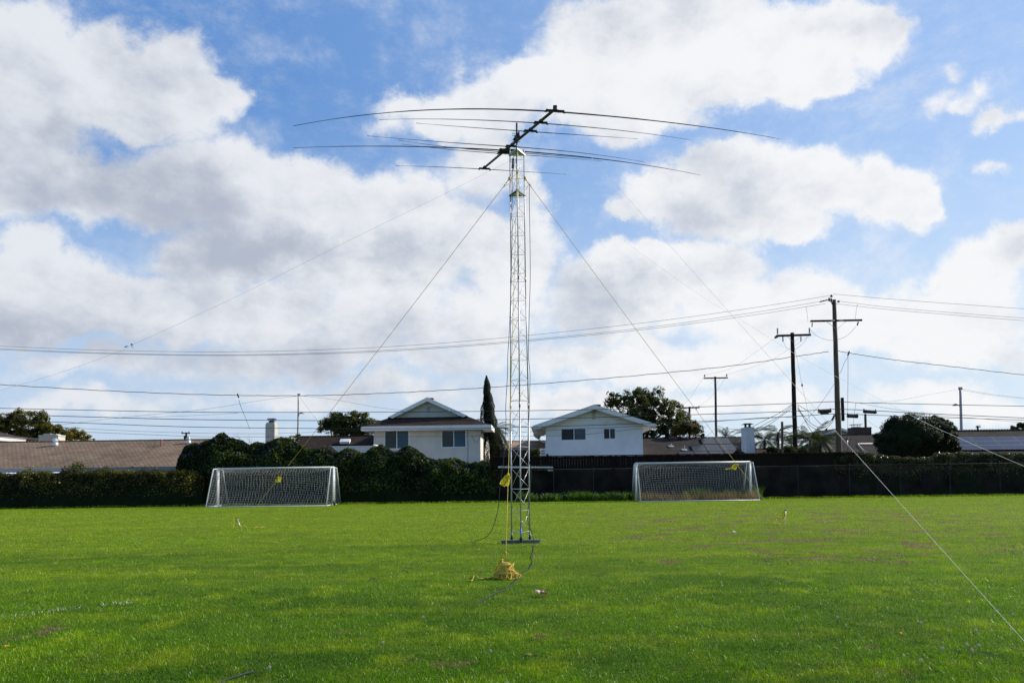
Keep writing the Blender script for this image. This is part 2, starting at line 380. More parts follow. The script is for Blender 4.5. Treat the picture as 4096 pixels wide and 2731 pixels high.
# ------------------------------------------------------------------ shared materials
M = {}
M['core'] = mat('dark light blocking core', (.012, .018, .008), .95, .3, 5, spec=.1)  # for the solid bodies added inside foliage to block light
M['alu'] = mat('weathered aluminium', (.40, .41, .42), .45, .12, 6, metal=.75, bump=.1)
M['alubright'] = mat('aluminium rod', (.52, .53, .54), .4, .1, 6, metal=.7)
M['blackpaint'] = mat('black tape', (.02, .02, .022), .6, .2, 8)
M['blue'] = mat('blue painted tube', (.01, .10, .42), .45, .15, 12)
M['steel'] = mat('grey steel channel', (.20, .21, .22), .55, .25, 5, metal=.5, bump=.2)
M['galv'] = mat('galvanised steel', (.5, .5, .5), .45, .15, 9, metal=.6)
M['boom'] = mat('dull green grey aluminium', (.045, .05, .048), .5, .25, 7, metal=.3)
M['clamp'] = mat('black clamp plastic', (.012, .012, .013), .5, .2, 12)
M['plate'] = mat('fibreglass plate', (.45, .50, .36), .5, .08, 4)
M['yrope'] = mat('yellow polypropylene rope', (.62, .45, .055), .6, .22, 90, bump=.6, bscale=140)
M['tape'] = mat('yellow caution tape', (.86, .72, .01), .38, .06, 10)
M['ink'] = mat('black print', (.015, .015, .012), .5, .1, 10)
M['coax'] = mat('black coax cable', (.015, .015, .017), .45, .15, 10)
M['coaxg'] = mat('grey cable', (.03, .035, .045), .9, .15, 10)
M['redwire'] = mat('red wire', (.35, .02, .03), .5, .1, 10)
M['white_cord'] = mat('white cord', (.78, .78, .76), .6, .06, 20)
M['thinwire'] = mat('thin copper antenna wire', (.22, .21, .2), .5, .1, 20)
M['goal'] = mat('white painted aluminium', (.62, .64, .66), .4, .08, 3)
M['net'] = mat('white net twine', (.55, .55, .54), .8, .15, 9)
M['wood'] = mat('dark weathered pole wood', (.11, .075, .05), .9, .5, 2.5, bump=.8, bscale=18, stretch=(6, 6, .5))
M['woodd'] = mat('creosoted wood', (.018, .015, .013), .85, .35, 3, bump=.5, bscale=14, stretch=(6, 6, .6), spec=.2)
M['woodg'] = mat('grey brown pole wood', (.085, .07, .06), .9, .4, 3, bump=.5, bscale=14, stretch=(6, 6, .6))
M['conc'] = mat('pale concrete pole', (.44, .43, .41), .8, .12, 3)
M['ceramic'] = mat('brown glazed insulator', (.06, .045, .04), .3, .1, 9)
M['ceramicg'] = mat('grey insulator', (.35, .37, .38), .4, .1, 9)
M['cable'] = mat('black cable jacket', (.012, .012, .013), .6, .15, 5)
M['line'] = mat('dull aluminium conductor', (.10, .10, .11), .6, .15, 5)
M['stucco'] = mat('warm grey stucco', (.68, .65, .58), .93, .11, .8, bump=.35, bscale=30)
M['stuccow'] = mat('white stucco', (.84, .855, .87), .93, .09, .8, bump=.35, bscale=28)
M['trim'] = mat('off white painted trim', (.78, .79, .78), .6, .06, 2)
M['trimg'] = mat('weathered pale blue trim', (.74, .77, .78), .7, .14, 5)
M['siding'] = mat('painted lap siding', (.52, .53, .49), .75, .06, 2)
M['soffit'] = mat('painted soffit', (.62, .58, .52), .8, .06, 2)
M['wframe'] = mat('white window frame', (.80, .81, .82), .5, .05, 2)
M['glass'] = mat('dark window glass', (.010, .022, .035), .1, .3, .8, spec=.35)
M['glassb'] = mat('blue reflecting window glass', (.02, .065, .11), .14, .35, 1.2, spec=.4)
M['screen'] = mat('insect screen', (.03, .032, .036), .7, .2, 2)
M['blind'] = mat('window blind behind glass', (.045, .115, .17), .25, .2, .6, spec=.3)
M['roof_brown'] = shingle('brown asphalt shingle', ((.29, .205, .14), (.205, .15, .105), (.08, .06, .046)), .24, 3.1)
M['roof_dark'] = shingle('dark brown shingle', ((.062, .042, .034), (.040, .029, .025), (.014, .011, .010)), .2, 2.6)
M['roof_darky'] = shingle('dark brown shingle side', ((.062, .042, .034), (.040, .029, .025), (.014, .011, .010)), .2, 2.6, 'Y')
M['roof_grey'] = shingle('grey shingle', ((.064, .056, .050), (.042, .037, .034), (.016, .014, .013)), .2, 3.1)
M['roof_tile'] = shingle('tan ribbed tile', ((.46, .32, .21), (.30, .21, .14), (.07, .05, .04)), .26, 3.1, bw=3.0)
M['roof_side'] = mat('side shingle', (.10, .08, .07), .95, .3, 6)
M['panel'] = mat('black solar glass', (.022, .025, .034), .3, .1, .5, spec=.12)
M['panelb'] = mat('blue solar glass', (.030, .036, .070), .25, .12, .5, spec=.2)
M['panelframe'] = mat('panel frame', (.03, .03, .035), .5, .1, 5)
M['brickw'] = shingle('white painted brick', ((.76, .77, .78), (.70, .71, .72), (.55, .56, .57)), .085, 1.0, bw=.24)
M['brickc'] = shingle('cream painted brick', ((.62, .59, .52), (.56, .53, .47), (.35, .33, .3)), .085, 1.0, bw=.24)
M['brickr'] = mat('dark red brown brick', (.075, .05, .042), .9, .3, 7, bump=.4)
M['clay'] = mat('red clay pipe', (.30, .11, .07), .8, .15, 6)
M['leadpipe'] = mat('dark vent pipe', (.05, .05, .05), .6, .2, 6)
M['vent'] = mat('shiny turbine metal', (.72, .73, .74), .3, .1, 6, metal=.7)
M['beige'] = mat('beige painted parapet', (.82, .75, .64), .85, .06, 1.5)
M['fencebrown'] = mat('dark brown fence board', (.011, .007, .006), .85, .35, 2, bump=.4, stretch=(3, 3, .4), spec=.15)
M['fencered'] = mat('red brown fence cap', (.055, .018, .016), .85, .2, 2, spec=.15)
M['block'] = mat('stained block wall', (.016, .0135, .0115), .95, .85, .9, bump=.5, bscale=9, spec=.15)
M['chain'] = mat('dull chain link', (.022, .024, .024), .7, .2, 4, metal=.2)
M['lightpipe'] = mat('white plastic pipe', (.46, .47, .45), .5, .1, 6)
M['paper'] = mat('crumpled white paper', (.62, .52, .52), .8, .08, 30)
M['pink'] = mat('pink print', (.70, .10, .10), .7, .2, 30)
M['bark'] = mat('grey bark', (.10, .08, .065), .95, .3, 8, bump=.8, bscale=20)
M['barkp'] = mat('pale bare twig', (.24, .20, .17), .9, .25, 6)
M['hedgeL'] = leafmat('yellow green hedge leaf', (.004, .007, .002), (.026, .030, .005), (.36, .31, .04), .34, .4, .5)
M['vine'] = leafmat('morning glory leaf', (.002, .005, .0015), (.012, .025, .005), (.15, .21, .033), .32, .5, .3)
M['ivy'] = leafmat('glossy ivy leaf', (.006, .011, .004), (.03, .045, .012), (.24, .21, .08), .25, .3, .6)
M['flower'] = mat('purple flower', (.20, .08, .42), .7, .2, 9)
M['treeY'] = leafmat('olive tree leaf', (.045, .055, .006), (.12, .12, .012), (.32, .22, .02), .42)
M['treeG'] = leafmat('green tree leaf', (.016, .030, .005), (.06, .08, .010), (.18, .18, .025), .38)
M['treeD'] = leafmat('dark tree leaf', (.010, .018, .005), (.050, .072, .012), (.18, .20, .03), .36)
M['cyp'] = leafmat('cypress leaf', (.007, .011, .006), (.018, .026, .011), (.05, .06, .02), .2, .7, .2)
M['palm'] = leafmat('palm leaflet', (.006, .016, .003), (.020, .038, .006), (.10, .14, .02), .3, .5, .25)
M['palmrib'] = mat('palm rib', (.16, .15, .04), .7, .2, 5)
M['redflower'] = mat('orange red flower', (.5, .06, .02), .7, .2, 9)
M['weed'] = leafmat('low weed leaf', (.03, .07, .01), (.07, .14, .02), (.16, .26, .04), .4)
M['dry'] = leafmat('dry brown weed', (.09, .055, .022), (.22, .15, .06), (.42, .31, .12), .35, .8, .1)
M['seed'] = mat('white flower head', (.5, .48, .42), .9, .1, 20)
M['stemg'] = mat('green stem', (.10, .18, .04), .7, .1, 20)
M['yellowfl'] = mat('yellow petals', (.85, .52, .01), .7, .1, 20)
M['soil'] = mat('bare ground', (.14, .12, .09), .95, .25, .4)

# tape glows a little where the sun passes through it
_m = M['tape']; _nt = _m.node_tree; _b = _nt.nodes['Principled BSDF']; _t = _n(_nt, 'ShaderNodeBsdfTranslucent'); _t.inputs['Color'].default_value = (.95, .78, .02, 1)
_x = _n(_nt, 'ShaderNodeMixShader'); _x.inputs[0].default_value = .5; _nt.links.new(_b.outputs[0], _x.inputs[1]); _nt.links.new(_t.outputs[0], _x.inputs[2]); _nt.links.new(_x.outputs[0], _nt.nodes['Material Output'].inputs['Surface'])
# white cord lets light through like real braided nylon
for _k, _c in (('white_cord', (.92, .92, .9, 1)), ('seed', (.5, .48, .42, 1))):
  _m = M[_k]; _nt = _m.node_tree; _b = _nt.nodes['Principled BSDF']; _t = _n(_nt, 'ShaderNodeBsdfTranslucent'); _t.inputs['Color'].default_value = _c
  _x = _n(_nt, 'ShaderNodeMixShader'); _x.inputs[0].default_value = .6; _nt.links.new(_b.outputs[0], _x.inputs[1]); _nt.links.new(_t.outputs[0], _x.inputs[2]); _nt.links.new(_x.outputs[0], _nt.nodes['Material Output'].inputs['Surface'])
# ------------------------------------------------------------------ ground and lawn
def lawn_nodes(m, blade):
    m.use_nodes = True; nt = m.node_tree; b = nt.nodes['Principled BSDF']; L = nt.links.new; out = nt.nodes['Material Output']
    ge = _n(nt, 'ShaderNodeNewGeometry'); pos = ge.outputs['Position']
    sp = _n(nt, 'ShaderNodeSeparateXYZ'); L(pos, sp.inputs[0])
    def noise(sc, det=4, st=(1, 1, 0), rough=.55):
        mp = _n(nt, 'ShaderNodeMapping'); mp.inputs['Scale'].default_value = st; L(pos, mp.inputs[0])
        n = _n(nt, 'ShaderNodeTexNoise'); n.inputs['Scale'].default_value = sc; n.inputs['Detail'].default_value = det; n.inputs['Roughness'].default_value = rough
        L(mp.outputs[0], n.inputs['Vector']); return n.outputs['Fac']
    def ramp(x, a, b, lo=0, hi=1):
        n = _n(nt, 'ShaderNodeMapRange', interpolation_type='SMOOTHSTEP'); n.inputs[1].default_value = a; n.inputs[2].default_value = b
        n.inputs[3].default_value = lo; n.inputs[4].default_value = hi; L(x, n.inputs[0]); return n.outputs[0]
    def mix(f, a, b_):
        n = _n(nt, 'ShaderNodeMix', data_type='RGBA')
        if isinstance(f, float): n.inputs[0].default_value = f
        else: L(f, n.inputs[0])
        for i, x in ((6, a), (7, b_)):
            if isinstance(x, tuple): n.inputs[i].default_value = (*x, 1)
            else: L(x, n.inputs[i])
        return n.outputs[2]
    def mul(a, b_, op='MULTIPLY'):
        n = _n(nt, 'ShaderNodeMath', operation=op)
        for i, x in enumerate((a, b_)):
            if isinstance(x, (int, float)): n.inputs[i].default_value = x
            else: L(x, n.inputs[i])
        return n.outputs[0]
    lush, mid, yel = LAWN
    big = noise(.22, 5, (1, 1.6, 0)); small = noise(1.3, 5)
    c = mix(ramp(big, .30, .60, .15, 1), lush, mid)
    c = mix(ramp(small, .48, .72, 0, .75), c, yel)
    stripe = noise(.55, 3, (.10, 1, 0)); c = mix(ramp(stripe, .50, .68, 0, .55), c, yel)
    # the far half of the field is mixed toward the yellow tone
    far = ramp(sp.outputs['Y'], 6, 24, 0, .66); c = mix(far, c, yel)
    clump = noise(2.4, 4, (1, 1.3, 0)); c = mix(ramp(clump, .55, .68, 0, .6), c, lush)
    # thatch and soil patches: clods concentrated on the right
    th = noise(1.1, 7, (.75, 1, 0), .68)
    right = mul(ramp(sp.outputs['X'], -1.5, 5.5), mul(ramp(sp.outputs['Y'], 11, 14), ramp(sp.outputs['Y'], 40, 27)))
    near = mul(ramp(sp.outputs['Y'], 8.6, 7.4), .028)
    thr = mul(mul(right, .112), near, 'ADD')
    pm = mul(th, thr, 'ADD'); patch = ramp(pm, .645, .69)
    brown = mix(ramp(noise(9, 4), .35, .65), (.20, .13, .06), (.34, .25, .13))
    c = mix(mul(patch, .9), c, brown)
    if blade:
        at = _n(nt, 'ShaderNodeAttribute', attribute_name='var'); hs = _n(nt, 'ShaderNodeHueSaturation'); hs.inputs['Saturation'].default_value = 1.05
        L(c, hs.inputs['Color']); mr = _n(nt, 'ShaderNodeMapRange'); mr.inputs[3].default_value = .22; mr.inputs[4].default_value = 1.9; L(at.outputs['Fac'], mr.inputs[0]); L(mr.outputs[0], hs.inputs['Value'])
        dryb = ramp(at.outputs['Fac'], .93, .96, 0, .7); c2 = mix(dryb, hs.outputs[0], (.30, .27, .12))
        L(c2, b.inputs['Base Color']); b.inputs['Roughness'].default_value = .38; b.inputs['Specular IOR Level'].default_value = .34
        tr = _n(nt, 'ShaderNodeBsdfTranslucent'); L(c2, tr.inputs['Color'])
        mx = _n(nt, 'ShaderNodeMixShader'); mx.inputs[0].default_value = .42; L(b.outputs[0], mx.inputs[1]); L(tr.outputs[0], mx.inputs[2]); L(mx.outputs[0], out.inputs['Surface'])
    else:
        f = noise(30, 6, (1, 1, 0), .7); f2 = noise(120, 3); fm = mul(ramp(f, .3, .7, .35, .9), ramp(f2, .3, .7, .6, 1.1))
        n = _n(nt, 'ShaderNodeVectorMath', operation='SCALE'); L(c, n.inputs[0]); L(fm, n.inputs['Scale'])
        L(n.outputs[0], b.inputs['Base Color']); b.inputs['Roughness'].default_value = .9; b.inputs['Specular IOR Level'].default_value = .15
        bp = _n(nt, 'ShaderNodeBump'); bp.inputs['Distance'].default_value = .03; bp.inputs['Strength'].default_value = 1; L(f, bp.inputs['Height']); L(bp.outputs[0], b.inputs['Normal'])
LAWN = ((.050, .148, .003), (.138, .278, .003), (.305, .42, .007))
M['lawn'] = bpy.data.materials.new('lawn turf'); lawn_nodes(M['lawn'], False)
M['blade'] = bpy.data.materials.new('grass blades'); lawn_nodes(M['blade'], True)
def sheet(name, x0, x1, y0, y1, z, m):
    b = MB(); b.add([(x0, y0, z), (x1, y0, z), (x1, y1, z), (x0, y1, z)], [(0, 1, 2, 3)]); o = b.build(name, m); o['kind'] = 'structure'; return o
sheet('ground', -1500, 1500, -1500, 3000, -.008, M['soil'])
sheet('lawn', -90, 90, -25, 46.5, 0, M['lawn'])
def blades(n, y0, y1, dens_fall, hgt, wid, seg):
    # density falls with the square of the distance beyond dens_fall
    t = RS.rand(n)
    y = y0*(y1/y0)**t
    x = (RS.rand(n)*2-1)*(y*.80+1.5)
    p3 = np.stack([x, y, 0*x], 1)
    tuft = vnoise(p3, 5.5, 2, 2); lush = vnoise(p3*np.array([1, 1.6, 1]), .22, 0, 3); mid = vnoise(p3, 1.1, 4, 3)
    x = x+(RS.rand(n)-.5)*.01
    h = hgt*(.4+1.1*RS.rand(n)**1.5)*(.35+1.3*tuft)*(.75+.55*mid)
    far = np.clip((y-9)/20, 0, 1); h = h*(1-.15*far)
    w = wid*(.7+.7*RS.rand(n))*np.maximum(1, y/7.5)
    a = RS.rand(n)*2*np.pi; la = RS.rand(n)*2*np.pi; lean = h*(.25+.75*RS.rand(n))
    dx, dy = np.cos(a)*w/2, np.sin(a)*w/2; lx, ly = np.cos(la)*lean, np.sin(la)*lean
    z0 = np.full(n, -.003)
    var = np.clip(RS.rand(n)**1.25*.62+.55*(tuft-.5)+.35*(mid-.5)+.20, 0, 1)
    if seg == 2:
        V = np.stack([np.stack([x-dx, y-dy, z0], 1), np.stack([x+dx, y+dy, z0], 1),
                      np.stack([x+dx*.8+lx*.3, y+dy*.8+ly*.3, h*.6], 1), np.stack([x-dx*.8+lx*.3, y-dy*.8+ly*.3, h*.6], 1),
                      np.stack([x+lx, y+ly, h*.95], 1)], 1).reshape(-1, 3)
        i = np.arange(n)*5; F = np.concatenate([np.stack([i, i+1, i+2, i+3], 1), np.stack([i+3, i+2, i+4, i+4], 1)])
        F1 = np.stack([i, i+1, i+2, i+3], 1); F2 = np.stack([i+3, i+2, i+4], 1)
        return V, F1, F2, np.repeat(var, 5)
    V = np.stack([np.stack([x-dx, y-dy, z0], 1), np.stack([x+dx, y+dy, z0], 1), np.stack([x+lx*.7, y+ly*.7, h], 1)], 1).reshape(-1, 3)
    i = np.arange(n)*3; return V, None, np.stack([i, i+1, i+2], 1), np.repeat(var, 3)
def mixed_mesh(name, parts, m):
    Vs = []; L = []; S = []; va = []; off = 0; ls = 0
    for V, Q4, T3, var in parts:
        Vs.append(V); va.append(var)
        for F in (Q4, T3):
            if F is None: continue
            k = F.shape[1]; L.append((F+off).ravel()); S.append(np.full(len(F), k))
        off += len(V)
    V = np.concatenate(Vs).astype(np.float32); loop = np.concatenate(L).astype(np.int32); sz = np.concatenate(S)
    st = np.concatenate([[0], np.cumsum(sz)[:-1]]).astype(np.int32)
    me = bpy.data.meshes.new(name); me.vertices.add(len(V)); me.vertices.foreach_set('co', V.ravel())
    me.loops.add(len(loop)); me.loops.foreach_set('vertex_index', loop); me.polygons.add(len(st)); me.polygons.foreach_set('loop_start', st)
    me.update(calc_edges=True); a = me.attributes.new('var', 'FLOAT', 'POINT'); a.data.foreach_set('value', np.concatenate(va).astype(np.float32))
    return link_mesh(me, name, m, None)
NB = 1.0
g = mixed_mesh('grass', [blades(int(250000*NB), 4.4, 10.5, False, .033, .0038, 2), blades(int(421000*NB), 10.5, 45.5, True, .033, .0038, 1)], M['blade'])
tag(g, kind='stuff', label='short green mown grass covering the whole field', cat='grass')
# taller unmown fringe at the foot of the hedge and wall
def fringe(name, n, x0, x1, y0, y1, h, w, m, label, cat, gaps=.0):
    x = x0+(x1-x0)*RS.rand(n); y = y0+(y1-y0)*RS.rand(n); p = np.stack([x, y, 0*x], 1); nz = vnoise(p, 1.3, 6, 3)
    k = nz > gaps; x, y, nz = x[k], y[k], nz[k]; n = len(x)
    hh = h*(.3+.7*RS.rand(n))*(.3+1.3*nz); a = RS.rand(n)*6.28; la = RS.rand(n)*6.28; ww = w*(.6+.8*RS.rand(n)); dx, dy = np.cos(a)*ww/2, np.sin(a)*ww/2
    lx, ly = np.cos(la)*hh*.5, np.sin(la)*hh*.5
    V = np.stack([np.stack([x-dx, y-dy, 0*x-.003], 1), np.stack([x+dx, y+dy, 0*x-.003], 1), np.stack([x+lx, y+ly, hh], 1)], 1).reshape(-1, 3); i = np.arange(n)*3
    o = mixed_mesh(name, [(V, None, np.stack([i, i+1, i+2], 1), np.repeat(RS.rand(n), 3))], m); tag(o, label, cat, kind='stuff'); return o
fringe('fringe_grass', 30000, -42, 42, 43.9, 45.2, .17, .035, M['blade'], 'longer unmown grass along the foot of the hedge and wall', 'grass', .25)
# faint worn white line on the left
pts = catmull([G(-200, 2478), G(60, 2466), G(210, 2446), G(330, 2430), G(480, 2414), G(530, 2408)], 30)
def line_tufts(name, pts, n, wid, m, label, cat, dens=None):
    idx = RS.rand(n)*(len(pts)-1.001); i0 = idx.astype(int); A = np.array([list(p) for p in pts]); c = A[i0]+(A[i0+1]-A[i0])*(idx-i0)[:, None]
    c = c+np.concatenate([RS.normal(size=(n, 2))*wid, np.zeros((n, 1))], 1); nz = vnoise(c, 1.6, 8, 2); c = c[nz > .5]; n = len(c)
    h = .025+.03*RS.rand(n); a = RS.rand(n)*6.28; la = RS.rand(n)*6.28; dx = np.stack([np.cos(a), np.sin(a), 0*a], 1)*.0035
    tip = c+np.stack([np.cos(la)*h*.6, np.sin(la)*h*.6, h], 1)
    V = np.stack([c-dx, c+dx, tip], 1).reshape(-1, 3); i = np.arange(n)*3
    o = mixed_mesh(name, [(V, None, np.stack([i, i+1, i+2], 1), np.repeat(RS.rand(n), 3))], m); tag(o, label, cat, kind='stuff')
M['paintgrass'] = mat('chalked grass', (.55, .58, .55), .8, .2, 20)
line_tufts('painted_line', pts, 130, .06, M['paintgrass'], 'worn trace of a white pitch line on grass at lower left', 'pitch line')
# ------------------------------------------------------------------ tower
TX, TY = 2083.5, 17.0
TH = thing('lattice_tower', tuple(Q(2083.5, 17.2, 0)), 'tall triangular aluminium lattice tower standing on the lawn', 'tower')
TC = Q(2083.5, 17.2, 0)
def tz(py): return P(2084, py, 17.2).z
def tlean(z): return Vector((TC.x+.035*z/9.5, TC.y, z))
def tw(z):                      # side of the triangle at height z
    za, zb = tz(1612), tz(1105)
    if z < za: return .455
    if z < zb: return .452-(.452-.375)*((z-za)/(zb-za))
    return .365
def leg(k, z):
    s = tw(z); c = tlean(z); r = s/math.sqrt(3)
    a = (-90, 30, 150)[k]; return c+Vector((math.cos(R(a))*r, math.sin(R(a))*r, 0))      # 0 near, 1 right, 2 left
secs = [(tz(2166), tz(1612)), (tz(1612), tz(1105)), (tz(1105), tz(612))]
for k in range(3):
    b = MB()
    for i, (a, c) in enumerate(secs):
        r = (.0175, .016, .0145)[i]; b.tube([leg(k, a), leg(k, (a+c)/2-.0), leg(k, c-.001)], r, 10)
        if i: b.tube([leg(k, a-.12), leg(k, a+.02)], (.0175, .016, .0145)[i-1]+.004, 8)
    top = secs[-1][1]; b.tube([leg(k, top), leg(k, top+.14)], .012, 8)
    b.build('leg', M['alu'], TH, smooth=True)
b = MB(); b.tube([leg(0, tz(2166)), leg(0, tz(2106))], .0205, 10); b.build('painted_sleeve', M['blue'], TH, smooth=True)
for k in (1, 2):
    b = MB(); b.tube([leg(k, tz(2166)), leg(k, tz(2128))], .0205, 10); b.build('leg_sleeve', M['steel'], TH, smooth=True)
rungs = [[2123, 2038, 1953, 1868, 1785, 1702], [1599, 1517, 1436, 1355, 1275, 1196, 1120], [1087, 1012, 935, 858, 782, 706, 630]]
for row in rungs:
    for i, py in enumerate(row):
        z = tz(py); b = MB()
        zt = tz(row[i+1])-.02 if i+1 < len(row) else z+.40
        if i+1 == len(row) and row is rungs[-1]: zt = None
        for (p, q) in ((0, 2), (2, 1), (1, 0)):
            A, B = leg(p, z), leg(q, z); d = (B-A).normalized()
            b.tube([A+d*.012, A+d*.03+Vector((0, 0, -.012)), B-d*.03+Vector((0, 0, -.012)), B-d*.012+Vector((0, 0, .004)), B-d*.012+Vector((0, 0, .03))], .0052, 6)
            if zt:
                # rods climb from the lower end of one leg to the top of the next
                T, Bt = (0, 2) if (p, q) == (0, 2) else ((2, 1) if (p, q) == (2, 1) else (1, 0))
                b.tube([leg(Bt, z+.02), leg(T, zt)], .0052, 6)
        b.build('brace', M['alubright'], TH, smooth=True)
# black tape bands on the near leg
for py in (1052, 1060, 1116, 1124, 1577, 1631, 604, 622):
    b = MB(); b.tube([leg(0, tz(py)-.012), leg(0, tz(py)+.012)], .022, 10); b.build('tape_band', M['blackpaint'], TH)
for py, th in ((612, .02), (776, .018)):
    z = tz(py); pl = [leg(k, z)+(leg(k, z)-tlean(z))*.16 for k in range(3)]; b = MB(); b.slab([pl[0], pl[1], pl[2]], th)
    o = b.build('top_plate' if py == 612 else 'rotator_plate', M['plate'], TH)
    e = MB()
    for i in range(3): e.bar(pl[i], pl[(i+1) % 3], .02, th+.012)
    e.build('plate_edge', M['alu'] if py == 612 else M['clamp'], TH)
zr = tz(776)
b = MB(); b.lathe(tlean(zr), [(.05, 0), (.06, .02), (.06, .07), (.035, .10), (.035, .13)], 14); b.build('rotator', M['clamp'], TH, smooth=True)
MZ = tz(493)
b = MB(); b.tube([tlean(zr+.1), tlean(tz(586))], .0215, 14); b.build('mast', M['alu'], TH, smooth=True)
b = MB(); b.tube([tlean(tz(586)), tlean(MZ)], .024, 14); b.build('upper_mast', M['boom'], TH, smooth=True)
# base channel
zb = .0; bl = Q(2004, 16.95, 0); br_ = Q(2162, 16.95, 0)
b = MB(); x0, x1 = bl.x, br_.x; y = TC.y-.20
for yy, in ((y-.06,),):
    b.box(x0, x1, yy-.06, yy+.06, .002, .012); b.box(x0, x1, yy+.048, yy+.060, .012, .085); b.box(x0, x1, yy-.02, yy+.048, .073, .085)
b.build('base_channel', M['steel'], TH)
for k in range(3):
    L0 = leg(k, .0); b = MB()
    b.box(L0.x-.035, L0.x-.025, L0.y-.05, L0.y+.05, .013, .14); b.box(L0.x+.025, L0.x+.035, L0.y-.05, L0.y+.05, .013, .14); b.box(L0.x-.0245, L0.x+.0245, L0.y-.045, L0.y+.045, .013, .024)
    b.build('hinge_bracket', M['galv'] if k else M['steel'], TH)
    b = MB(); b.tube([L0+Vector((-.05, 0, .10)), L0+Vector((.05, 0, .10))], .008, 6); b.tube([L0+Vector((0, 0, .06)), L0+Vector((0, 0, .17))], .024, 10); b.build('hinge_block', M['blackpaint'], TH)
# ------------------------------------------------------------------ antenna
m0 = P(2088, 548, 17.15); ba = R(24); bd = Vector((-math.sin(ba), math.cos(ba), 0)); nb = Vector((-bd.y, bd.x, 0))
near = hit(2220, 438, m0, nb); far = hit(1938, 670, m0, nb); pd = Vector((math.cos(R(9)), math.sin(R(9)), 0))
AN = thing('beam_antenna', tuple((near+far)/2), 'long eight element beam antenna with a slanting boom on top of the tower', 'antenna')
b = MB(); b.tube([near-bd*.05, near.lerp(far, .33), near.lerp(far, .66), far+bd*.04], [.034, .034, .033, .031], 16); b.build('boom', M['boom'], AN, smooth=True)
def on_boom(px):
    lo, hi = 0.0, 1.0
    for _ in range(30):
        m_ = (lo+hi)/2
        if proj(near.lerp(far, m_))[0] > px: lo = m_
        else: hi = m_
    return near.lerp(far, lo)
def along(c, px, py, d):
    """point on the vertical plane through c along d, seen at the given pixel"""
    n = Vector((-d.y, d.x, 0)); return hit(px, py, c, n)
els = [((1174,504),(2220,446),(3126,557),1.0),((1518,479),(2163,481),(2760,560),.75),((1664,493),(2122,518),(2552,556),.7),((1468,544),(2048,574),(2584,650),.75),
       ((1174,592),(2030,586),(2802,701),1.0),((1594,561),(2022,591),(2434,641),.7),((1608,577),(2014,602),(2409,645),.7),((1582,663),(1938,674),(2268,698),.7)]
for i, (l, c, r, k) in enumerate(els):
    cc = on_boom(c[0]); cc = cc-Vector((0, 0, .055)); e1 = along(cc, *l, pd); e2 = along(cc, *r, pd)
    b = MB()
    for e in (e1, e2):
        n = 14; pts = []; rr = []
        d = e-cc
        for j in range(n+1):
            t = j/n; pts.append(Vector((cc.x+d.x*t, cc.y+d.y*t, cc.z+d.z*(t**2.3*.9+.1*t)))); rr.append((.0155-.0035*int(t*5)/1.0*.75)*(k if k < 1 else 1.1) if t < .98 else .006)
        b.tube(pts, rr, 8)
    el = b.build('element', M['boom'], AN, smooth=True)
    w = .22 if k == 1 else .16
    b = MB(); b.bar(cc+Vector((0, 0, .022))-pd*w, cc+Vector((0, 0, .022))+pd*w, .065, .022, up=(0, 0, 1))
    for s in (-1, 1):
        for t in (.35, .9): b.tube([cc+pd*(s*w*t)+Vector((0, 0, -.03)), cc+pd*(s*w*t)+Vector((0, 0, .055))], .006, 5)
        b.bar(cc+pd*(s*w*.9)-Vector((0, 0, .01)), cc+pd*(s*w*1.15)-Vector((0, 0, .005)), .03, .03)
    b.bar(cc-bd*.05+Vector((0, 0, .03)), cc+bd*.05+Vector((0, 0, .03)), .09, .015)
    b.tube([cc-bd*.025+Vector((0, 0, .055)), cc+bd*.025+Vector((0, 0, .055))], .046, 12)
    o = b.build('clamp', M['clamp'], AN)
b = MB(); b.box(near.x-.045, near.x+.045, near.y-.045, near.y+.045, near.z+.0, near.z+.075); b.build('end_box', M['clamp'], AN)
mp_ = tlean(0); q = on_boom(2088); b = MB(); mpos = Vector((tlean(q.z).x, tlean(q.z).y, q.z))
b.bar(mpos-bd*.14, mpos+bd*.14, .02, .2, up=(0, 0, 1))
for s in (-.1, .1): b.tube([mpos+bd*s+Vector((0, 0, -.0)), mpos+bd*(s+.03)], .05, 12)
for dz in (-.09, .08): b.tube([mpos+Vector((-.12, -.05, dz)), mpos+Vector((.08, -.05, dz))], .007, 5); b.tube([mpos+Vector((-.12, .05, dz)), mpos+Vector((.08, .05, dz))], .007, 5)
b.build('mast_clamp', M['clamp'], AN)
c1 = on_boom(2040)
b = MB(); b.tube(catmull([c1-Vector((0, 0, .06)), c1.lerp(mpos, .5)-Vector((0, 0, .28)), Vector((mpos.x-.03, mpos.y-.03, mpos.z-.45)), Vector((mpos.x-.03, mpos.y-.03, mpos.z-.7))], 6), .007, 6)
b.tube(catmull([c1-Vector((0, 0, .06)), c1-bd*.1-Vector((0, 0, .2)), mpos-Vector((0, 0, .3))], 6), .006, 6)
b.build('feed_cable', M['coax'], AN, smooth=True)
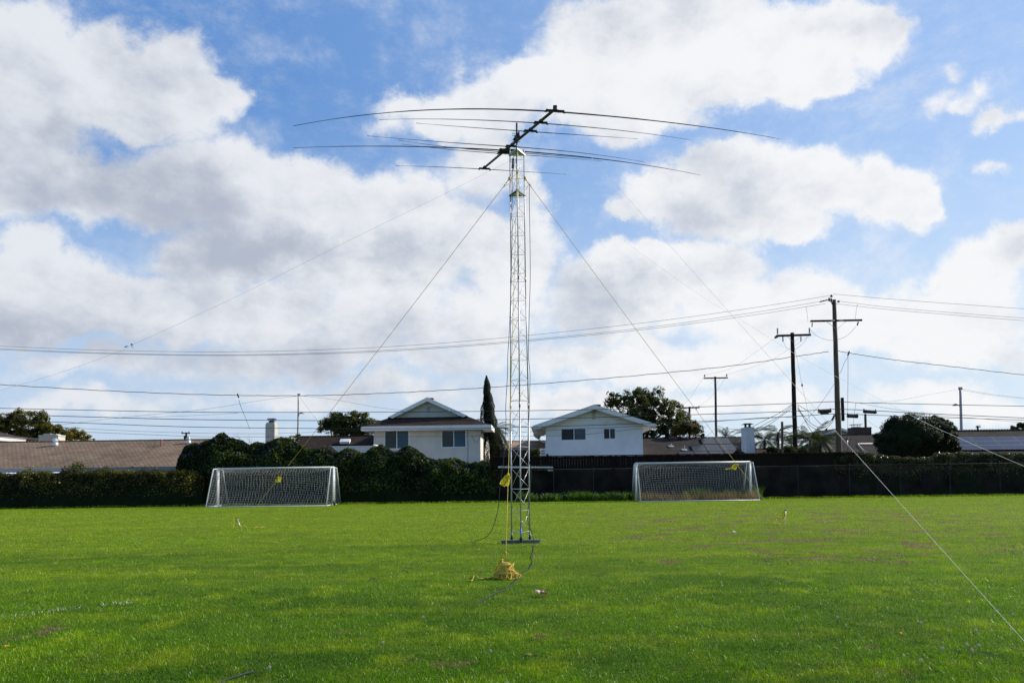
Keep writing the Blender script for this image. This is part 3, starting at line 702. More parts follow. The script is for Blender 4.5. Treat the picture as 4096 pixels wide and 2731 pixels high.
# ------------------------------------------------------------------ guy ropes, stakes, tapes
def rope(name, pts, r, m, label, cat, group=None, n=6):
    b = MB(); b.tube(pts, r, n); o = b.build(name, m, None, smooth=True); tag(o, label, cat, group); return o
def sagline(a, c, s, n=24): return [a.lerp(c, i/n)-Vector((0, 0, 4*s*(i/n)*(1-i/n))) for i in range(n+1)]
zg = tz(708)
sl_ = G(955, 2116); sr_ = G(3129, 2094); sf_ = G(2013, 2306)
gr_ = 'yellow ropes guying the tower'
aL = leg(2, zg)+Vector((-.02, 0, 0)); aR = leg(1, zg)+Vector((.02, 0, 0)); aF = leg(0, zg)+Vector((0, -.02, 0))
tL = P(963, 2103, sl_.y-.0); tR = P(3126, 2092, sr_.y); tF = P(2022, 2256, sf_.y)
def rope_thing(a, c, label, r=.0065):
    root = thing('guy_rope', tuple(c), label, 'rope', gr_)
    b = MB(); b.tube(sagline(a, c, .05), r, 6); b.build('rope', M['yrope'], root, smooth=True)
    b = MB()
    b.lathe(a-Vector((0, 0, .03)), [(.012, 0), (.03, .02), (.034, .05), (.02, .08)], 8)
    d = (c-a).normalized()
    for t in (.03, .1, .17): b.lathe(a+d*t, [(.006, 0), (.018, .012), (.018, .03), (.006, .045)], 7, axis=d)
    b.tube([a+d*.3, a+d*.1+Vector((.05, -.02, -.05)), a+Vector((.02, -.02, -.3))], .006, 5)
    b.build('knot', M['yrope'], root, smooth=True); return root
rope_thing(aL, tL, 'yellow rope running from the tower down to the left stake')
rope_thing(aR, tR, 'yellow rope running from the tower down to the right stake')
kn = P(2020, 2207, sf_.y+.35)
rf = rope_thing(aF, tF, 'yellow rope coming down the front of the tower to the coil')
d = (tF-aF).normalized(); k0 = aF+d*((aF.z-kn.z)/-d.z); b = MB()
for i in range(4): b.lathe(k0+Vector((random.uniform(-.008, .008), 0, -.03+.016*i)), [(.008, 0), (.02, .006), (.02, .014), (.008, .02)], 8, axis=(random.uniform(-.5, .5), .3, 1))
b.tube([k0, k0+Vector((.04, -.02, .01)), k0+Vector((.05, -.03, -.02))], .006, 5); b.build('knot', M['yrope'], rf, smooth=True)
def stake(base, top, r, m, label, knot=None):
    root = thing('stake', tuple(base), label, 'stake', 'stakes holding the guy ropes')
    b = MB(); b.tube([base-Vector((0, 0, .05)), top], r, 10); b.build('shaft', m, root, smooth=True)
    d = (top-base).normalized(); b = MB(); b.lathe(top-d*.015, [(r+.006, 0), (r+.007, .02), (r+.002, .035)], 10, axis=d); b.build('cap', M['clamp'], root)
    if knot:
        b = MB()
        for i in range(5): b.tube([base.lerp(top, knot)+d*(i*.012-.03)+Vector((math.cos(a)*(r+.006), math.sin(a)*(r+.006), .006*math.sin(a*1.0))) for a in [j*.7 for j in range(10)]], .006, 5)
        b.build('lashing', M['yrope'], root, smooth=True)
    return root
M['pvc'] = mat('pale pipe', (.72, .72, .70), .4, .08, 8)
stake(sl_+Vector((.10, 0, 0)), P(949, 2073, sl_.y), .017, M['galv'], 'leaning metal stake at the left guy rope', .33)
stake(P(3135, 2094, sr_.y)*1, P(3142, 2041, sr_.y), .027, M['pvc'], 'white stake standing at the end of the right guy rope', .03)
stake(P(2012, 2300, sf_.y-.02), P(2009, 2232, sf_.y), .010, M['galv'], 'thin metal stake rising from the rope coil in front of the tower', .3)
# knotted tail ropes at the right and left stakes, coil at the front
def squiggle(c, w, d, n, r, seed, h=.03):
    rr = random.Random(seed); pts = []
    for i in range(n):
        a = i*1.9+rr.random()*1.2; pts.append(Vector((c.x+math.cos(a)*w*rr.uniform(.3, 1), c.y+math.sin(a)*d*rr.uniform(.3, 1), h*rr.uniform(.4, 1))))
    return catmull(pts, 6)
rope('rope_tail', squiggle(G(3110, 2097), .18, .10, 9, .006, 3, .05), .0065, M['yrope'], 'loose yellow rope heap beside the white right stake', 'rope', 'loose rope ends')
for i, (a, c_) in enumerate((((1018, 2114), (1033, 2111)), ((1042, 2113), (1058, 2110)), ((1158, 2112), (1162, 2104)))):
    p0, p1 = G(*a), G(*c_); pm = p0.lerp(p1, .5)+Vector((0, 0, .05)); p0.z = p1.z = .02
    rope('rope_tail', catmull([p0, pm, p1, p1+Vector((.06, 0, -.01))], 6), .0065, M['yrope'], ['short loop of pale rope in the grass right of the leaning stake, nearest to it', 'arched bit of pale rope in the grass, second from the leaning stake', 'small upright bit of pale rope below the left goal mouth, farthest from the stake'][i], 'rope', 'loose rope ends')
rope('rope_tail', catmull([G(3296, 2096)+Vector((0, 0, .03)), G(3305, 2092)+Vector((0, 0, .06)), G(3318, 2094)+Vector((0, 0, .03)), G(3330, 2098)+Vector((0, 0, .02))], 6), .005, M['yrope'], 'faint yellow rope end lying right of the white stake', 'rope', 'loose rope ends')
cc = G(2023, 2312); rr = random.Random(5); b = MB()
for i in range(46):
    f = i/45; rx = .05+.115*(1-f)**.8*rr.uniform(.45, 1.15); ry = rx*rr.uniform(.75, 1); ox = rr.uniform(-.06, .08)*(1-f)+.01; oy = rr.uniform(-.05, .04); z = .012+.24*f**.9+rr.uniform(-.012, .012)
    if f > .8: rx *= .85; ry *= .85
    tlt = rr.uniform(-.5, .5); ph = rr.uniform(0, 6.28); ta = rr.uniform(0, 6.28); pts = []
    for j in range(25):
        a = ph+j/24*2*math.pi*1.02; x_ = math.cos(a)*rx*(1+.14*math.sin(3*a+ph)+.07*math.sin(5*a)); y_ = math.sin(a)*ry
        pts.append(Vector((cc.x+ox+x_, cc.y+oy+y_, max(.008, z+tlt*(x_*math.cos(ta)+y_*math.sin(ta))))))
    b.tube(pts, .0062, 5, cap=False)
for i in range(24):   # loops sagging over the sides
    a = rr.uniform(math.pi*.75, math.pi*1.7) if i % 3 else rr.uniform(-.5, .3); pts = []
    for j in range(9):
        t = j/8; rad = .05+.16*math.sin(t*math.pi)*rr.uniform(.8, 1.15); aa = a+(t-.5)*.8; pts.append(Vector((cc.x+math.cos(aa)*rad, cc.y+math.sin(aa)*rad, .24-.23*math.sin(t*math.pi)+.005)))
    b.tube(catmull(pts, 3), .0062, 5)
b.tube(catmull([cc+Vector((.08, -.06, .10)), cc+Vector((.20, -.10, .07)), cc+Vector((.27, -.12, .05)), cc+Vector((.29, -.12, .05))], 6), .0065, 5)
tp = [G(1988, 2312), G(1960, 2318), G(1935, 2320), G(1918, 2322), G(1912, 2316), G(1904, 2308), G(1895, 2312), G(1888, 2329), G(1862, 2328)]
b.tube(catmull([cc+Vector((-.05, 0, .13)), cc+Vector((-.12, -.01, .08))]+[p+Vector((0, 0, .035)) for p in tp], 6), .0062, 5)
b.tube(catmull([P(2010, 2262, cc.y), cc+Vector((-.06, 0, .15)), cc+Vector((-.14, -.03, .05))], 6), .006, 5)
tag(b.build('rope_coil', M['yrope'], None, smooth=True), 'pile of coiled yellow rope on the grass in front of the tower', 'rope')
# caution tape tails with print
def text_mesh(s):
    cu = bpy.data.curves.new('t', 'FONT'); cu.body = s; cu.size = 1; ob = bpy.data.objects.new('t', cu); C.objects.link(ob)
    dg = bpy.context.evaluated_depsgraph_get(); me = bpy.data.meshes.new_from_object(ob.evaluated_get(dg))
    v = [tuple(x.co) for x in me.vertices]; f = [tuple(p.vertices) for p in me.polygons]; bpy.data.objects.remove(ob); bpy.data.curves.remove(cu); bpy.data.meshes.remove(me); return v, f
TXT = text_mesh('CAUTION')
def tape(anchor, tails, label, text=True):
    root = thing('caution_tape', tuple(anchor), label, 'caution tape', 'yellow caution tapes tied to ropes and stakes')
    b = MB(); b.lathe(anchor-Vector((0, 0, .02)), [(.012, 0), (.022, .01), (.022, .03), (.012, .045)], 8); b.build('knot', M['tape'], root)
    for pts, w0, tw_, wdir in tails:
        pts = catmull(pts, 8); n = len(pts)
        def S(t, v):
            t = min(max(t, 0), .9999)*(n-1); i = int(t); p = pts[i].lerp(pts[i+1], t-i); d = (pts[i+1]-pts[i]).normalized()
            wd = Vector(wdir); wd = (wd-d*wd.dot(d)).normalized(); tt = t/(n-1); wd = Quaternion(d, tw_*tt) @ wd
            ww = w0*min(1, .25+tt*3); return p+wd*(v*ww), wd.cross(d).normalized()
        m_ = MB(); vs = []; fs = []
        K = 4
        for i in range(n):
            for j in range(K+1): vs.append(S(i/(n-1), j/K-.5)[0])
        for i in range(n-1):
            for j in range(K): fs.append((i*(K+1)+j, i*(K+1)+j+1, (i+1)*(K+1)+j+1, (i+1)*(K+1)+j))
        m_.add(vs, fs); tl = m_.build('tail', M['tape'], root)
        if text:
            L = sum((pts[i+1]-pts[i]).length for i in range(n-1)); tv, tf = TXT; wmax = max(v[0] for v in tv); hmax = max(v[1] for v in tv)
            m2 = MB()
            for side in (1, -1):
                vs = []
                for x, y, z in tv:
                    t = .12+.83*(x/wmax); p, nn = S(t if side > 0 else 1.07-t, (y/hmax-.5)*.72); vs.append(p+nn*(.002*side))
                m2.add(vs, tf)
            m2.build('lettering', M['ink'], tl)
            tl_o = tl
    return root
yk = TC.y
def on_seg(a, c, py):
    lo, hi = 0., 1.
    for _ in range(30):
        m_ = (lo+hi)/2
        if proj(a.lerp(c, m_))[1] < py: lo = m_
        else: hi = m_
    return a.lerp(c, lo)
p = on_seg(aL, tL, 1909); Y = p.y
tape(p, [([p, P(1112, 1915, Y), P(1103, 1926, Y-.02)], .10, .6, (.5, 0, 1)), ([p, P(1122, 1912, Y), P(1120, 1920, Y-.03), P(1117, 1927, Y-.03)], .08, .5, (1, 0, .2))], 'short caution tape on the left guy rope, before the left goal')
p = on_seg(aR, tR, 1858); Y = p.y
tape(p, [([p, P(2938, 1860, Y), P(2925, 1872, Y), P(2902, 1875, Y)], .07, 1.2, (0, 0, 1)), ([p, P(2945, 1862, Y), P(2940, 1870, Y-.02), P(2936, 1877, Y-.02)], .09, .4, (1, 0, .3))], 'caution tape with two tails on the right guy rope, before the right goal')
p = on_seg(aF, tF, 1897); Y = p.y
tape(p, [([p, P(2030, 1908, Y-.01), P(2020, 1922, Y-.03), P(2008, 1940, Y-.04)], .12, .35, (1, 0, -.1)), ([p, P(2034, 1915, Y-.03), P(2031, 1932, Y-.02), P(2026, 1942, Y)], .06, .5, (1, 0, 0))], 'big caution tape flag knotted to the front rope, left of the tower')
p = P(2008, 2238, sf_.y-.01); Y = p.y
tape(p, [([p, P(1999, 2246, Y), P(1989, 2268, Y-.02), P(1976, 2288, Y-.04)], .052, .25, (1, 0, .3))], 'caution tape hanging from the thin stake above the rope coil')
p = P(950, 2076, sl_.y-.01); Y = p.y
tape(p, [([p, P(942, 2069, Y), P(935, 2071, Y), P(933, 2083, Y)], .045, .9, (0, 0, 1)), ([p, P(945, 2084, Y), P(938, 2094, Y), P(934, 2108, Y)], .05, .5, (1, 0, .2)), ([P(934, 2106, Y), P(931, 2111, Y), P(926, 2109, Y)], .02, .5, (0, 0, 1))], 'caution tape tails on the leaning left stake')
p = P(3140, 2047, sr_.y-.01); Y = p.y
tape(p, [([p, P(3132, 2048, Y), P(3127, 2056, Y), P(3114, 2065, Y)], .05, .8, (.7, 0, 1)), ([p, P(3139, 2060, Y-.02), P(3134, 2070, Y-.03), P(3129, 2080, Y-.03)], .07, .3, (1, 0, .3)), ([p, P(3143, 2052, Y), P(3144, 2060, Y)], .04, .3, (1, 0, 0))], 'caution tape tails on the white right stake')
# ------------------------------------------------------------------ cables and thin wires on the tower
def pxline(pts, Ys, n=8): return catmull([P(x, y, yy) for (x, y), yy in zip(pts, Ys)], n)
lc = [(2052, 672), (2049, 720), (2051, 775), (2046, 860), (2049, 900), (2046, 1050), (2042, 1200), (2036, 1350), (2031, 1420), (2030, 1500), (2023, 1620), (2024, 1700), (2018, 1790), (2013, 1850), (2006, 1900), (1999, 1960), (1993, 2030), (1978, 2090), (1960, 2130), (1935, 2152)]
b = [P(x, y, 17.15-.02*i) for i, (x, y) in enumerate(lc)]; b += [G(1905, 2166)+Vector((0, 0, .03)), G(1890, 2172)+Vector((0, 0, .012))]
rope('coax_cable', catmull(b, 6), .0085, M['coax'], 'black cable hanging slack left of the tower down to the grass', 'cable')
rc = [(2118, 740), (2117, 800), (2119, 900), (2121, 1100), (2117, 1250), (2114, 1400), (2115, 1440), (2120, 1500), (2117, 1640), (2113, 1720), (2111, 1820), (2118, 1850), (2124, 1900), (2118, 1990), (2110, 2060), (2115, 2095), (2125, 2122), (2134, 2155), (2135, 2180)]
b = [P(x, y, 17.0-.04*i) for i, (x, y) in enumerate(rc)]; b += [G(2131, 2228)+Vector((0, 0, .03)), G(2128, 2245), G(2128, 2262)+Vector((0, 0, .03)), G(2115, 2278)+Vector((0, 0, .012)), G(2090, 2292)+Vector((0, 0, .035)), G(2075, 2305)+Vector((0, 0, .035)), G(2078, 2313)+Vector((0, 0, .035)), G(2055, 2340)+Vector((0, 0, .04)), G(2035, 2354)+Vector((0, 0, .03)), G(2010, 2367)+Vector((0, 0, .02)), G(1985, 2378)+Vector((0, 0, .03)), G(1950, 2397)+Vector((0, 0, .03)), G(1915, 2413)+Vector((0, 0, .015)), G(1870, 2434)-Vector((0, 0, .02))]
b2 = [G(1030, 2684)-Vector((0, 0, .02)), G(1010, 2692)+Vector((0, 0, .012)), G(975, 2704)+Vector((0, 0, .022)), G(900, 2728)+Vector((0, 0, .018)), G(820, 2760)]
rope('coax_cable', catmull(b2, 6), .008, M['coaxg'], 'dark bit of cable in the grass at the bottom edge', 'cable')
rope('coax_cable', catmull(b, 6), .008, M['coaxg'], 'dark cable down the right side of the tower and across the grass', 'cable')
rope('coax_cable', catmull([G(1590, 2301)+Vector((0, 0, .01)), G(1605, 2293)+Vector((0, 0, .04)), G(1620, 2291)+Vector((0, 0, .045)), G(1636, 2294)+Vector((0, 0, .01))], 6), .007, M['coaxg'], 'short grey arch of cable showing in the grass, left of the rope coil', 'cable')
rope('coax_cable', catmull([G(1476, 2323)+Vector((0, 0, .01)), G(1488, 2319)+Vector((0, 0, .04)), G(1500, 2318)+Vector((0, 0, .01))], 6), .007, M['coaxg'], 'tiny grey bit of cable in the grass at far left of the rope coil', 'cable')
rope('red_wire', catmull([P(2057, 612, 17.0), P(2051, 618, 17.0), P(2056, 625, 17.0), P(2053, 640, 17.0), P(2055, 670, 17.05), P(2048, 700, 17.1), P(2045, 760, 17.1), P(2046, 840, 17.1), P(2048, 886, 17.1)], 6), .004, M['redwire'], 'thin red wire from the top plate down the left tower leg', 'wire')
b = MB(); b.tube([P(2053, 636, 17.0), P(2051, 673, 17.0)], .035, 10); tag(b.build('balun', M['steel'], None, smooth=True), 'small grey cylinder hanging beside the tower top, left side', 'balun')
def wire(pts, r, m, label, cat, name='wire', n=4, sm=6, group=None):
    return rope(name, catmull(pts, sm), r, m, label, cat, group, n)
dp = [P(2047, 640, 17.0), P(1800, 765, 16.2), P(1400, 960, 14.8), P(1000, 1160, 13.4), P(650, 1325, 12.2), P(525, 1380, 11.8), P(480, 1405, 11.6), P(240, 1490, 10.8), P(0, 1561, 10.0), P(-300, 1640, 9.2)]
wire(dp, .0018, M['thinwire'], 'long thin antenna wire sloping from the tower top to the left edge', 'antenna wire', 'antenna_wire')
ins = thing('wire_insulator', tuple(P(505, 1390, 11.75)), 'small black insulator and cord tied in the thin left antenna wire', 'insulator')
b = MB(); b.tube([P(498, 1388, 11.73), P(510, 1384, 11.75)], .008, 6); b.build('weight', M['clamp'], ins); b = MB(); b.tube([P(524, 1376, 11.8), P(530, 1378, 11.8)], .010, 6); b.tube([P(527, 1378, 11.8), P(528, 1389, 11.8)], .005, 5); b.build('body', M['clamp'], ins)
b = MB(); b.tube(catmull([P(532, 1378, 11.8), P(534, 1386, 11.8), P(531, 1393, 11.8), P(528, 1388, 11.8)], 5), .002, 4); b.build('cord', M['thinwire'], ins)
dp = [P(2057, 645, 17.0), P(2125, 690, 16.7), P(2300, 815, 15.9), P(2560, 1010, 14.8), P(2800, 1180, 13.8), P(3000, 1302, 13.0), P(3155, 1400, 12.4), P(3340, 1503, 11.8), P(3671, 1674, 10.8), P(3813, 1741, 10.4), P(4096, 1863, 9.6), P(4400, 1980, 8.8)]
wire(dp, .0020, M['white_cord'], 'thin pale wire sloping from the tower top to the right edge', 'antenna wire', 'antenna_wire')
wend = G(4180, 2655)
wire([near-Vector((0, 0, .1)), P(2225, 472, 15.6)]+sagline(P(2232, 478, 15.6), wend, .02, 16)[1:], .0028, M['white_cord'], 'white cord from the near end of the boom to the grass at lower right', 'rope', 'guy_rope')
# ------------------------------------------------------------------ houses
class House:
    def __init__(s, name, px, Y, yaw, label, cat='house', group='houses behind the field'):
        s.o = Q(px, Y, 0); s.yaw = R(yaw); s.root = thing(name, tuple(s.o), label, cat, group, s.yaw)
        s.q = Matrix.Rotation(-s.yaw, 3, 'Z'); s.n = Matrix.Rotation(s.yaw, 3, 'Z') @ Vector((0, 1, 0)); s.ex = Matrix.Rotation(s.yaw, 3, 'Z') @ Vector((1, 0, 0))
    def L(s, p): return s.q @ (Vector(p)-s.o)
    def at(s, px, py, dy=0.0): return s.L(hit(px, py, s.o+s.n*dy, s.n))       # local point on the plane y = dy
    def side(s, px, py, dx): return s.L(hit(px, py, s.o+s.ex*dx, s.ex))       # local point on the plane x = dx
    def on(s, px, py, p0, n):                                                 # local point on any local plane
        Rz = Matrix.Rotation(s.yaw, 3, 'Z'); return s.L(hit(px, py, s.o+Rz @ Vector(p0), Rz @ Vector(n)))
    def part(s, name, mb, m, parent=None, smooth=False): return mb.build(name, m, parent or s.root, local=True, smooth=smooth)
def wall_holes(b, x0, x1, z0, z1, y0, t, holes):
    xs = sorted({x0, x1}|{h[0] for h in holes}|{h[1] for h in holes})
    for i in range(len(xs)-1):
        a, c = xs[i], xs[i+1]; zz = sorted([(h[2], h[3]) for h in holes if h[0] <= a+1e-6 and h[1] >= c-1e-6]); z = z0
        for p, q in zz: b.box(a, c, y0, y0+t, z, p); z = q
        b.box(a, c, y0, y0+t, z, z1)
def window(H, x0, x1, z0, z1, y, split=.5, m1='screen', m2='glassb', fw=.07, trim=None):
    f = MB(); e = .02
    for a, c, p, q in ((x0, x1, z1-fw, z1), (x0, x1, z0, z0+fw), (x0, x0+fw, z0+fw, z1-fw), (x1-fw, x1, z0+fw, z1-fw)): f.box(a, c, y-e, y+.08, p, q)
    xm = x0+(x1-x0)*split; f.box(xm-fw*.5, xm+fw*.5, y-e+.004, y+.08, z0+fw, z1-fw)
    if trim: 
        t = trim
        for a, c, p, q in ((x0-t, x1+t, z1, z1+t), (x0-t, x1+t, z0-t, z0), (x0-t, x0, z0, z1), (x1, x1+t, z0, z1)): f.box(a, c, y-.012, y+.02, p, q)
    w = H.part('window', f, M['wframe'])
    for a, c, mm in ((x0+fw, xm-fw*.5, m1), (xm+fw*.5, x1-fw, m2)):
        g = MB(); g.box(a, c, y+.03, y+.05, z0+fw, z1-fw); H.part('pane', g, M[mm], w)
        if mm == 'blind':
            s_ = MB(); n = int((z1-z0)/.11)
            for i in range(n): z = z0+fw+.05+i*.11; s_.box(a+.01, c-.01, y+.022, y+.0285, z, z+.014)
            H.part('blind_slats', s_, M['screen'], w)
    return w
def louvre(H, x0, x1, z0, z1, y, m, n=8):
    b = MB(); f = .05; b.box(x0, x0+f, y-.03, y, z0, z1); b.box(x1-f, x1, y-.03, y, z0, z1); b.box(x0+f, x1-f, y-.03, y, z1-f, z1); b.box(x0+f, x1-f, y-.03, y, z0, z0+f)
    v = H.part('gable_vent', b, M[m]); s_ = MB(); h = (z1-z0-2*f)/n
    for i in range(n):
        z = z0+f+i*h; s_.hexa([(x0+f, y-.028, z), (x1-f, y-.028, z), (x1-f, y-.004, z+h*.45), (x0+f, y-.004, z+h*.45), (x0+f, y-.028, z+.02), (x1-f, y-.028, z+.02), (x1-f, y-.004, z+h*.45+.02), (x0+f, y-.004, z+h*.45+.02)])
    H.part('louvre', s_, M[m], v)
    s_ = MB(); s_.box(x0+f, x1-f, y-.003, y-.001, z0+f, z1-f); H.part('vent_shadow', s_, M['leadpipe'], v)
V3 = Vector
# --- house 1, grey stucco with Dutch gable
H = House('stucco_house', 1710, 56, -2.0, 'two storey grey stucco house with a dark roof, left of the tower')
wl = H.at(1495, 1800).x; wr = H.at(1922, 1800).x; ey = -.75
el = H.at(1447, 1703, ey); er = H.at(1963, 1703, ey); ze = (el.z+er.z)/2; exl, exr = el.x, er.x
gy = 1.25; ap = H.at(1712, 1592, gy); gl = H.at(1556, 1668, gy); gr2 = H.at(1873, 1668, gy); zg_ = (gl.z+gr2.z)/2; D1 = 12.5
b = MB(); zt = ze-.02; win = []
for a, c, p, q in ((1537, 1637, 1722, 1795), (1765, 1865, 1720, 1789)):
    A = H.at(a, p); B = H.at(c, q); win.append((A.x, B.x, B.z, A.z))
wall_holes(b, wl, wr, 0, zt-.12, 0, .2, win)
b.box(wl, wl+.2, .2, D1, 0, zt-.12); b.box(wl+.2, wr-.2, D1-.2, D1, 0, zt-.12)
s0 = H.side(1935, 1750, wr).y; s1 = H.side(1945, 1750, wr).y; sz = [H.side(1940, 1775, wr).z, H.side(1940, 1733, wr).z]
b.box(wr-.2, wr, .2, s0, 0, zt-.12); b.box(wr-.2, wr, s1, D1, 0, zt-.12); b.box(wr-.2, wr, s0, s1, 0, sz[0]); b.box(wr-.2, wr, s0, s1, sz[1], zt-.12)
H.part('wall', b, M['stucco'])
for x0, x1, z0, z1 in win: window(H, x0, x1, z0, z1, .03, .5, 'glass', 'blind')
f = MB(); f.box(wr-.05, wr+.015, s0, s0+.12, sz[0], sz[1]); f.box(wr-.05, wr+.015, s1-.12, s1, sz[0], sz[1]); f.box(wr-.05, wr+.012, s0+.12, s1-.12, sz[1]-.06, sz[1]); f.box(wr-.05, wr+.012, s0+.12, s1-.12, sz[0], sz[0]+.06); f.box(wr-.05, wr+.01, (s0+s1)/2-.06, (s0+s1)/2+.06, sz[0]+.06, sz[1]-.06)
w = H.part('window', f, M['wframe']); g_ = MB(); g_.box(wr-.12, wr-.09, s0, s1, sz[0], sz[1]); H.part('pane', g_, M['glass'], w)
# roof: side slopes, front skirt, gable
rb = MB(); zr_ = ap.z; yb = D1+.7
rb.slab([V3((exl, ey, ze)), V3((exr, ey, ze)), V3((gr2.x, gy, zg_)), V3((gl.x, gy, zg_))], .10)
rf = H.part('roof', rb, M['roof_dark'])
rb = MB(); of = .45
rb.slab([V3((exl, ey, ze)), V3((gl.x, gy, zg_)), V3((gl.x, gy-of, zg_+.0)), V3((ap.x, gy-of, zr_)), V3((ap.x, yb, zr_)), V3((exl, yb, ze))], .10)
rb.slab([V3((exr, ey, ze)), V3((exr, yb, ze)), V3((ap.x, yb, zr_)), V3((ap.x, gy-of, zr_)), V3((gr2.x, gy-of, zg_)), V3((gr2.x, gy, zg_))], .10)
H.part('roof', rb, M['roof_darky'])
gb = MB(); gb.slab([V3((gl.x+.35, gy+.06, zg_-.05)), V3((gr2.x-.35, gy+.06, zg_-.05)), V3((ap.x, gy+.06, zr_-.12))], .12, (0, 1, 0)); gw = H.part('gable', gb, M['siding'])
sb = MB(); nl = 6
for i in range(1, nl+1):
    z = zg_+(zr_-zg_)*i/(nl+1.2); k = (z-zg_)/(zr_-zg_); a = gl.x+.35+(ap.x-gl.x-.35)*k+.12; c = gr2.x-.35-(gr2.x-.35-ap.x)*k-.12
    if c > a: sb.box(a, c, gy+.04, gy+.06, z-.02, z)
H.part('lap_edge', sb, M['siding'], gw)
vz0 = H.at(1715, 1653, gy).z; vz1 = H.at(1715, 1624, gy).z; louvre(H, H.at(1706, 1640, gy).x, H.at(1724, 1640, gy).x, vz0, vz1, gy+.035, 'siding', 6)
bb = MB()
for e in (gl, gr2):
    dz = V3((0, 0, -.34)); yy = gy-of-.03; A = V3((e.x, yy, zg_+.03)); Bp = V3((ap.x, yy, zr_+.03))
    bb.slab([A, Bp, Bp+dz, A+dz*.7+V3(((ap.x-e.x)*.12, 0, .12))], .035, (0, 1, 0)) 
H.part('barge_board', bb, M['trimg'])
fb_ = MB(); h = .34
fb_.box(exl, exr, ey-.04, ey, ze-h, ze+.03); fb_.box(exr, exr+.04, ey-.04, yb, ze-h, ze+.03); fb_.box(exl-.04, exl, ey-.04, yb, ze-h, ze+.03)
H.part('fascia', fb_, M['trim'])
sf = MB(); sf.box(exl, exr, ey, 0, ze-h+.02, ze-h+.04); sf.box(wr, exr, 0, yb, ze-h+.02, ze-h+.04); sf.box(exl, wl, 0, yb, ze-h+.02, ze-h+.04); H.part('soffit', sf, M['soffit'])
cb = MB(); cx = H.at(1719, 1590, gy+3).x; cb.box(cx-.3, cx+.3, gy+2.6, gy+3.2, zr_-.25, H.at(1719, 1591, gy+2.6).z-.08); cb.box(cx-.36, cx+.36, gy+2.54, gy+3.26, H.at(1719, 1591, gy+2.6).z-.08, H.at(1719, 1591, gy+2.6).z); H.part('chimney', cb, M['clay'])
pb = MB(); px_ = H.at(1871, 1800).x; pb.tube([(px_, -.03, ze-h), (px_, -.03, .3)], .016, 6); H.part('conduit', pb, M['steel'])
pb = MB(); A = H.at(1886, 1735, -.02); pts = [H.at(1887, 1738, -.03), H.at(1893, 1756, -.1), H.at(1903, 1768, -.15), H.at(1915, 1760, -.1), H.at(1925, 1730, -.5), H.at(1930, 1704, ey-.06)]
pb.tube(catmull(pts, 6), .012, 4); H.part('slack_cable', pb, M['cable'])
# --- house 2, white stucco gable
H = House('white_house', 2378, 54, -3.2, 'two storey white stucco house with a plain gable, right of the tower')
wl = H.at(2183, 1750).x; wr = H.at(2571, 1750).x; ey = -.8; ap = H.at(2378, 1617, ey); el = H.at(2131, 1700, ey); er = H.at(2622, 1696, ey); ze = (el.z+er.z)/2; yb = 12; th = .16
def roofz(x): return ze+(ap.z-ze)*(1-abs(x-ap.x)/((er.x-el.x)/2))
b = MB(); win = []
for a, c, p, q in ((2243, 2345, 1713, 1760), (2413, 2463, 1712, 1756)):
    A = H.at(a, p); B = H.at(c, q); win.append((A.x, B.x, B.z, A.z))
zw = roofz(wl)-th-.02
wall_holes(b, wl, wr, 0, zw, 0, .2, win); b.slab([V3((wl, 0, zw)), V3((wr, 0, roofz(wr)-th-.02)), V3((ap.x, 0, ap.z-th-.03))], .2, (0, 1, 0))
b.box(wl, wl+.2, .2, yb-.6, 0, zw); b.box(wr-.2, wr, .2, yb-.6, 0, zw); b.box(wl+.2, wr-.2, yb-.8, yb-.6, 0, zw); H.part('wall', b, M['stuccow'])
window(H, *win[0], .03, .52, 'screen', 'glassb', .06, .10); window(H, *win[1], .03, .52, 'screen', 'glass', .06, .10)
louvre(H, H.at(2365, 1660).x, H.at(2385, 1660).x, H.at(2375, 1681).z, H.at(2375, 1640).z, -.01, 'stuccow', 10)
rb = MB(); rb.slab([V3((el.x, ey, ze)), V3((ap.x, ey, ap.z)), V3((ap.x, yb, ap.z)), V3((el.x, yb, ze))], th); rb.slab([V3((ap.x, ey, ap.z)), V3((er.x, ey, ze)), V3((er.x, yb, ze)), V3((ap.x, yb, ap.z))], th); H.part('roof', rb, M['roof_grey'])
bb = MB(); hh = .36
for e in (el, er):
    s_ = 1 if e is er else -1; A = V3((e.x+s_*.02, ey-.05, ze-.03)); Bp = V3((ap.x, ey-.05, ap.z-.03)); bb.slab([A, Bp, Bp+V3((0, 0, -hh)), V3((wr if e is er else wl, ey-.05, roofz(wr)-hh-.03)), A+V3((-s_*.55, 0, -.17)), A+V3((-s_*.05, 0, -.17))], .045, (0, 1, 0))
H.part('barge_board', bb, M['trimg'])
sf = MB()
for e, w_ in ((el, wl), (er, wr)):
    sf.slab([V3((e.x, ey, ze-th-.02)), V3((w_, ey, roofz(w_)-th-.02)), V3((w_, yb, roofz(w_)-th-.02)), V3((e.x, yb, ze-th-.02))], .02)
H.part('soffit', sf, M['trim'])
for i in range(16):
    y = ey+.5+i*.75
    for e, w_ in ((el, wl), (er, wr)): rt = MB(); rt.bar(V3((e.x*.995, y, ze-th-.10)), V3((w_, y, roofz(w_)-th-.10)), .06, .10); H.part('rafter_tail', rt, M['trim'])
gt = MB()
for e, s_ in ((el, -1), (er, 1)): gt.box(min(e.x, e.x+s_*.12), max(e.x, e.x+s_*.12), ey+.02, yb, ze-.19, ze-.07)
gt.tube(catmull([V3((el.x-.06, 5.2, ze-.19)), V3((el.x, 5.2, ze-.5)), V3((wl-.25, 5.2, ze-1.0)), V3((wl-.06, 5.2, ze-1.2)), V3((wl-.06, 5.2, 1))], 4), .05, 6)
